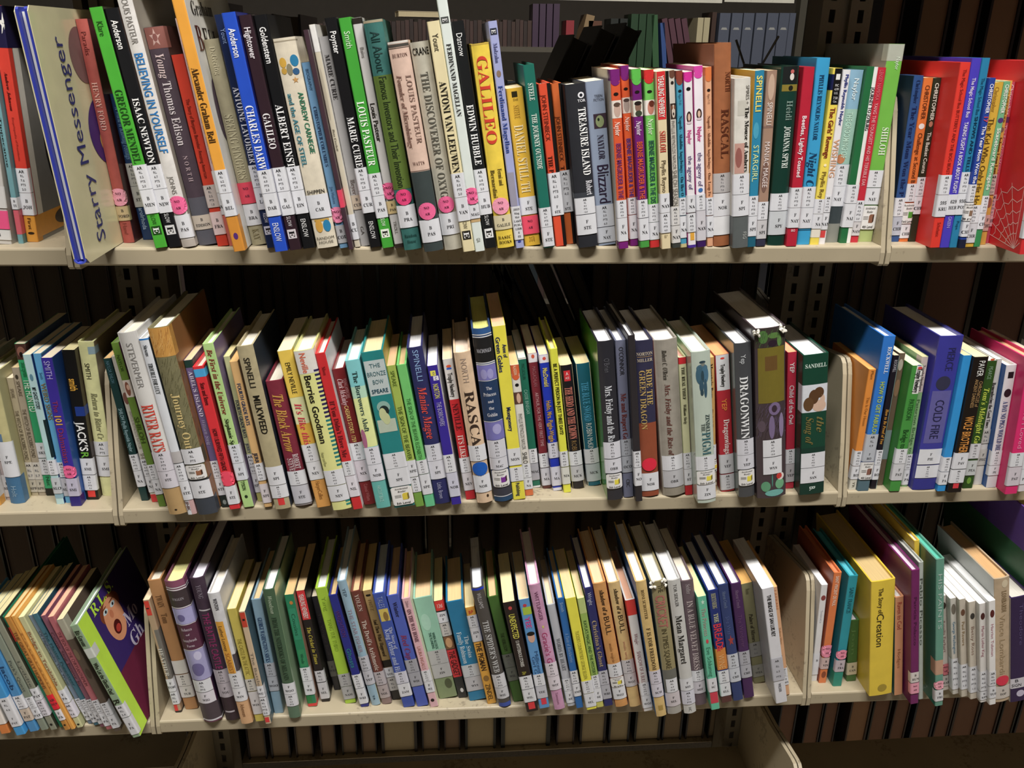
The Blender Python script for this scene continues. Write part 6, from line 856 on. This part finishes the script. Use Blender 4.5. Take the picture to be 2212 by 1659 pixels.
# the rear rows glimpsed above the bottom and middle rows of books, and behind the top row at the right
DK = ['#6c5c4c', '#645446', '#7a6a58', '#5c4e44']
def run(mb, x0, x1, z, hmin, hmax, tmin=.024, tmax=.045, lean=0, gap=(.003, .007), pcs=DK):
    x = x0
    while x < x1:
        t = rng.uniform(tmin, tmax)
        if abs(abs(x + t / 2) - HALF) < .036 + t / 2: x += .01; continue
        h = rng.uniform(hmin, hmax); la = math.radians(lean + rng.uniform(-1, 1) * (lean != 0)); c = cover_mat(CVC[rng.randrange(6)]); p = page_mat(pcs[rng.randrange(len(pcs))])
        R_ = Matrix.Translation((x + t / 2, YR, z + t / 2 * abs(math.sin(la)))) @ Matrix.Rotation(la, 4, 'Y')
        for lo, hi, m_ in (((-t/2, 0, 0), (-t/2 + .002, .16, h), c), ((t/2 - .002, 0, 0), (t/2, .16, h), c), ((-t/2 + .002, .156, 0), (t/2 - .002, .16, h), c), ((-t/2 + .002, .003, .003), (t/2 - .002, .156, h - .003), p)):
            q = MB(); q.box(lo, hi, m_); mb.add([R_ @ Vector(v) for v in q.v], q.f, m_)
        x += t / math.cos(la) + rng.uniform(*gap)
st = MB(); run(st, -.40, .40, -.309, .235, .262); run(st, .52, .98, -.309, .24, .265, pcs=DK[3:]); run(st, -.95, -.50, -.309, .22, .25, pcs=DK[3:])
tag(st.build('books'), 'shadowy page edges of books glimpsed behind the bottom row of books', 'books', kind='stuff')
DK2 = ['#4c4036', '#443a32', '#54463a']  # dark page tones put the shade into the colour
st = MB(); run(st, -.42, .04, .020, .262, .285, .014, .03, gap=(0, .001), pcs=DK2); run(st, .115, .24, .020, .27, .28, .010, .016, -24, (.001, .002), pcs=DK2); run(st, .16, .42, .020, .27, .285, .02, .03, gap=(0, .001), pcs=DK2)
run(st, -1.1, -.5, .020, .27, .285, .02, .04, gap=(0, .001), pcs=DK2); run(st, .49, .60, .020, .27, .285, .02, .03, gap=(0, .001), pcs=DK2)  # full runs added to hide the lit far aisle
tag(st.build('books'), 'dark-coloured upright and leaning books behind the middle row, fuller rows added for darkness', 'books', kind='stuff')
for a, b in ((1990, 2108), (2149, 2230)):
    p = px_plane(a, 640, YR); q = px_plane(b, 640, YR)
    rear_book((p.x + q.x) / 2, .020, q.x - p.x, .262, .16, 0, '#6c4c40', CVC[0], 'wide brown page-edge volume behind the middle row, right bay, %s' % {1990: 'above the indigo book', 2149: 'by the photo edge'}[a], 'wide volumes behind the right middle row')
for j, (a, b) in enumerate(((1898, 1947), (1980, 2048), (2062, 2113), (2130, 2197), (2206, 2262))):
    p = px_plane(a, 60, YR); q = px_plane(b, 60, YR)
    rear_book((p.x + q.x) / 2, .343, q.x - p.x - .001, .285, .16, 0, '#7c5c48', CVC[1], 'tall brown page-edge volume behind the top row, %s right of the upright' % ORD[j], 'tall volumes behind the top row at the right')
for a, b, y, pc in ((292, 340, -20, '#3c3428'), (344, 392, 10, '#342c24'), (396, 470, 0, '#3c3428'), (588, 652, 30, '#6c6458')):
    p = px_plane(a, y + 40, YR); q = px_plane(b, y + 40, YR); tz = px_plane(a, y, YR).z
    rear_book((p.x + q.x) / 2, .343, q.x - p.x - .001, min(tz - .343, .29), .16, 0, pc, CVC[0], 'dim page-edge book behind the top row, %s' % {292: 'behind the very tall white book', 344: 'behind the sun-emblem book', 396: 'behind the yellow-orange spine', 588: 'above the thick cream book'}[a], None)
# dark slanting books behind the top row, centre
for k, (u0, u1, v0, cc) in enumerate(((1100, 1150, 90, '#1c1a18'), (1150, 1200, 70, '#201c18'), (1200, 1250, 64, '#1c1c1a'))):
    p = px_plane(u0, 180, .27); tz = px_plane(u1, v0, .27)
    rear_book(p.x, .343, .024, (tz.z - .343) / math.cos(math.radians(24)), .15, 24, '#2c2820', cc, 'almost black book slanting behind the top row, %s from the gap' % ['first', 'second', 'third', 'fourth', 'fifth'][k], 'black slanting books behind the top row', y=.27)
# wire bookend: two rods making an open V behind the top row
we = empty('wire_bookend', tuple(px_plane(1630, 170, .30))); tag(we, 'thin wire bookend, two rods forming an open V before blue-grey volumes', 'bookend')
we.location.z = .343; o3 = Vector(we.location)
for (ua, va), (ub, vb) in (((1590, 86), (1611, 150)), ((1682, 78), (1640, 150))):
    A = px_plane(ua, va, .30); B = px_plane(ub, vb, .30); C_ = Vector((B.x, .30, .345))
    t_ = MB(); t_.tube([A - o3, B - o3, C_ - o3], .0016, mat('wire', '#8c8c88', .35, metal=.6), 6); t_.build('wire_rod', we)
fb = MB(); fb.box((-.05, -.05, .0002), (.05, .06, .0016), mat('wire_plate', '#6c6c68', .4)); fb.build('base_plate', we)

# ---------------------------------------------------------------- the far stack across the next aisle
YF = 2.9
FP = {}
def far_book(u0, u1, v0, zb, cc, lab, grp_, lean=0, pc='#b0a080', dep=.16, yy=YF):
    p = px_plane(u0, (v0 + 100) / 2, yy); q = px_plane(u1, (v0 + 100) / 2, yy); t = (q.x - p.x) * .94; h = px_plane((u0 + u1) / 2, v0, yy).z - zb
    la = math.radians(lean); h /= math.cos(la)
    root = empty('book', ((p.x + q.x) / 2, yy, zb + t / 2 * abs(math.sin(la))), (0, la, 0)); tag(root, lab, 'book', grp_)
    if cc not in FP:
        c = cover_mat(cc); r = MB(); r.box((-.5, 0, 0), (-.4, 1, 1), c); r.box((.4, 0, 0), (.5, 1, 1), c); r.box((-.4, 0, 0), (.4, .05, 1), c)
        b = MB(); b.box((-.4, .05, .02), (.4, .97, .98), page_mat(pc)); FP[cc] = (r.build('cover', root), b.build('page_block', root))
        qs = FP[cc]
    else:
        qs = [x.copy() for x in FP[cc]]
        for x in qs: COL.objects.link(x); x.parent = root
    for x in qs: x.scale = (t, dep, h)
    return root
zA = px_plane(1000, 99, YF).z; zB = .46
xa0, xa1 = px_plane(560, 60, YF).x, px_plane(1216, 60, YF).x; xb0, xb1 = px_plane(1220, 60, YF).x, px_plane(1722, 60, YF).x
def far_shelf(x0, x1, z, lab, lip='#5c564a'):
    r = empty('shelf', ((x0 + x1) / 2, YF - .02, z - .02)); tag(r, lab, 'shelf'); w = (x1 - x0) / 2
    a = MB(); a.prism([(0, 0), (0, .018), (.002, .02), (.24, .02), (.24, .0185), (.003, .0185), (.002, 0)], 'x', -w, w, metal_mat(lip)); a.build('shelf_board', r)
far_shelf(xa0, xa1, zA, 'far dark shelf carrying small brown books across the next aisle'); far_shelf(xb0, xb1, zB, 'far dark shelf carrying green, maroon and blue-grey volumes')
zt_ = px_plane(1600, 4, YF).z + .0
for a, b, lb in ((1128, 1557, 'far pale shelf edge at the top of the photo, longer piece'), (1562, 1712, 'far pale shelf edge at the top of the photo, short piece')):
    far_shelf(px_plane(a, 2, YF).x, px_plane(b, 2, YF).x, px_plane((a + b) / 2, 3 + (a - 1128) / 150, YF).z + .02, lb, '#e0dccc')
far_shelf(xa0, px_plane(1120, 2, YF).x, zt_ + .08, 'far dark upper shelf across the next aisle')
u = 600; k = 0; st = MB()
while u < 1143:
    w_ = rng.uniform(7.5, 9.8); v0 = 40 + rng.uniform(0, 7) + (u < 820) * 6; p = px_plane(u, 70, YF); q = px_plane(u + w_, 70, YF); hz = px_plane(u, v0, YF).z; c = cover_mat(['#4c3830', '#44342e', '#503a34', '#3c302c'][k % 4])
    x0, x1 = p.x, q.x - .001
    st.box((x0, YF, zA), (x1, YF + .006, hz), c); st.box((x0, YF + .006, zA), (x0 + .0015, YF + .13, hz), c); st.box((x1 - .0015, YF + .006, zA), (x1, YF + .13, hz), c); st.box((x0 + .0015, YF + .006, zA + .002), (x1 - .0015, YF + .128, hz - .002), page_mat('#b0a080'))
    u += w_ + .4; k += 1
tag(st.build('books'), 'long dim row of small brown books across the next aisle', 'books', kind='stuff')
r = empty('book', tuple(px_plane(905, 36, YF - .0)), (0, 0, math.pi / 2)); r.location.z = px_plane(905, 40, YF).z + .006; r.rotation_euler = (0, 0, .15); tag(r, 'cream book lying flat on top of the small brown books across the aisle', 'book')
m_ = MB(); c = cover_mat('#c8b898'); m_.box((-.085, .0, 0), (.085, .12, .0015), c); m_.box((-.085, .0, .0205), (.085, .12, .022), c); m_.box((-.085, .12, 0), (.085, .122, .022), c); m_.build('cover', r)
m_ = MB(); m_.box((-.083, .002, .0016), (.083, .1195, .0204), page_mat('#d8c8a0')); m_.build('page_block', r)
for j, a in enumerate((1150, 1165, 1180, 1195)): far_book(a, a + 13.5, 8, zA, '#4c384e', 'tall dusky purple volume across the aisle, %s of four from the left' % ORD[j], 'four purple volumes across the aisle')
far_book(1222, 1240, 44, zB, '#a03038', 'dim red book beside the four purple volumes', None)
far_book(1243, 1262, 34, zB, '#9c8058', 'tan book tilting beside the dim red one across the aisle', None, 12)
far_book(1270, 1300, 45, zB, '#6c4430', 'squat brown book right of the tilting tan one', None)
for j, a in enumerate((1318, 1338)): far_book(a, a + 17, 40, zB, '#2c302c', '%s black-green volume left of the green set across the aisle' % ORD[j], 'black-green volumes across the aisle')
for j, a in enumerate((1362, 1379, 1396)): far_book(a, a + 16, 30, zB, '#2c4c30', '%s green volume of the matching set across the aisle' % ORD[j], 'green set across the aisle')
far_book(1416, 1430, 33, zB, '#3c6840', 'lighter green volume leaning on the matching green set', None, -6)
far_book(1437, 1447, 50, zB, '#3c5c9c', 'slim blue book leaning left across the aisle', None, -8)
for j, a in enumerate((1452, 1466, 1480, 1494)): far_book(a, a + 12, 42, zB, '#64404c', '%s maroon volume of the leaning set across the aisle' % ORD[j], 'leaning maroon set across the aisle', -14)
for j, a in enumerate((1513, 1527)): far_book(a - 8, a + 5, 38, zB, '#c4b890', '%s cream volume of the pair right of the leaning maroon set' % ORD[j], 'cream pair across the aisle')
far_book(1536, 1546, 26, zB, '#4c3830', 'dark brown volume left of the blue-grey set', None)
for j, a in enumerate((1552, 1578, 1603, 1629, 1655, 1680, 1701)):
    r = far_book(a, min(a + 24, 1716), 28, zB, '#5a6070', 'blue-grey volume across the aisle, %s from the left of its set' % ORD[j], 'blue-grey set across the aisle')
for a, b in ((1716, 1760),):
    p = px_plane(a, 60, YF); q = px_plane(b, 60, YF)
    r = empty('upright_post', ((p.x + q.x) / 2, YF, -1.05)); tag(r, 'dark upright closing the far blue-grey set', 'post'); m_ = MB(); m_.box((-.03, 0, 0), (.03, .05, 2.2), metal_mat('#4c483e', .05)); m_.build('post_channel', r)

for j, a in enumerate((1552, 1578, 1603, 1629, 1655, 1680)):   # small pale crest stamped on the blue-grey spines
    o_ = [x for x in COL.objects if x.get('label') == 'blue-grey volume across the aisle, %s from the left of its set' % ORD[j]][0]
    q = MB(); cz = px_plane(a, 62, YF).z - zB
    q.add([(-.014, -.0006, cz - .004), (.014, -.0006, cz - .004), (.009, -.0006, cz + .005), (-.009, -.0006, cz + .005)], [(0, 1, 2, 3)], print_mat('#a8a8a4')); q.build('stamped_crest', o_, fix=False)

# added to darken the background: unseen overhead books and panel, dark far rows
def spines(mb, x0, x1, y, z, hmin, hmax, tmin, tmax, dep, cols):
    x = x0
    while x < x1:
        t = rng.uniform(tmin, tmax); h = rng.uniform(hmin, hmax); c = cover_mat(cols[rng.randrange(len(cols))])
        mb.box((x, y, z), (x + t - .0008, y + .003, z + h), c); mb.box((x, y + .003, z), (x + .002, y + dep, z + h), c); mb.box((x + t - .0028, y + .003, z), (x + t - .0008, y + dep, z + h), c)
        mb.box((x + .002, y + .003, z + .003), (x + t - .0028, y + dep - .002, z + h - .003), page_mat('#b0a080')); x += t
MIX = ['#6c2c28', '#2c4870', '#8c8474', '#3c5c3c', '#b09c70', '#3c3034', '#a04c2c', '#54707c']
for sgn, lb in ((-1, 'left'), (0, 'centre'), (1, 'right')):
    st = MB(); spines(st, sgn * PITCH - .44, sgn * PITCH + .44, .012, .669, .20, .28, .015, .04, .15, MIX)  # unseen books added to block light towards the far side
    tag(st.build('books'), 'added unseen row of books blocking light on the overhead shelf, %s' % lb, 'books', kind='stuff')
    r = empty('light_block_panel', (sgn * PITCH, .224, .985)); tag(r, 'added unseen panel blocking light above the overhead books, %s' % lb, 'shelf')
    m_ = MB(); m_.box((-.455, -.235, 0), (.455, .235, .018), metal_mat(SHELF)); m_.build('top_panel', r)  # unseen panel added to keep lamp light off the far side
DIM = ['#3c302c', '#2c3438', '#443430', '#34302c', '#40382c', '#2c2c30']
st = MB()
for zz in (.15, -.2, -.55):  # dark rows added to cover the bright back wall
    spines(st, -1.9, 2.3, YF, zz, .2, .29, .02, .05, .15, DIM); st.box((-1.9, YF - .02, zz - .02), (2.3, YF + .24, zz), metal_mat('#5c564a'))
tag(st.build('books'), 'dark rows of books added low across the next aisle to darken the gaps', 'books', kind='stuff')
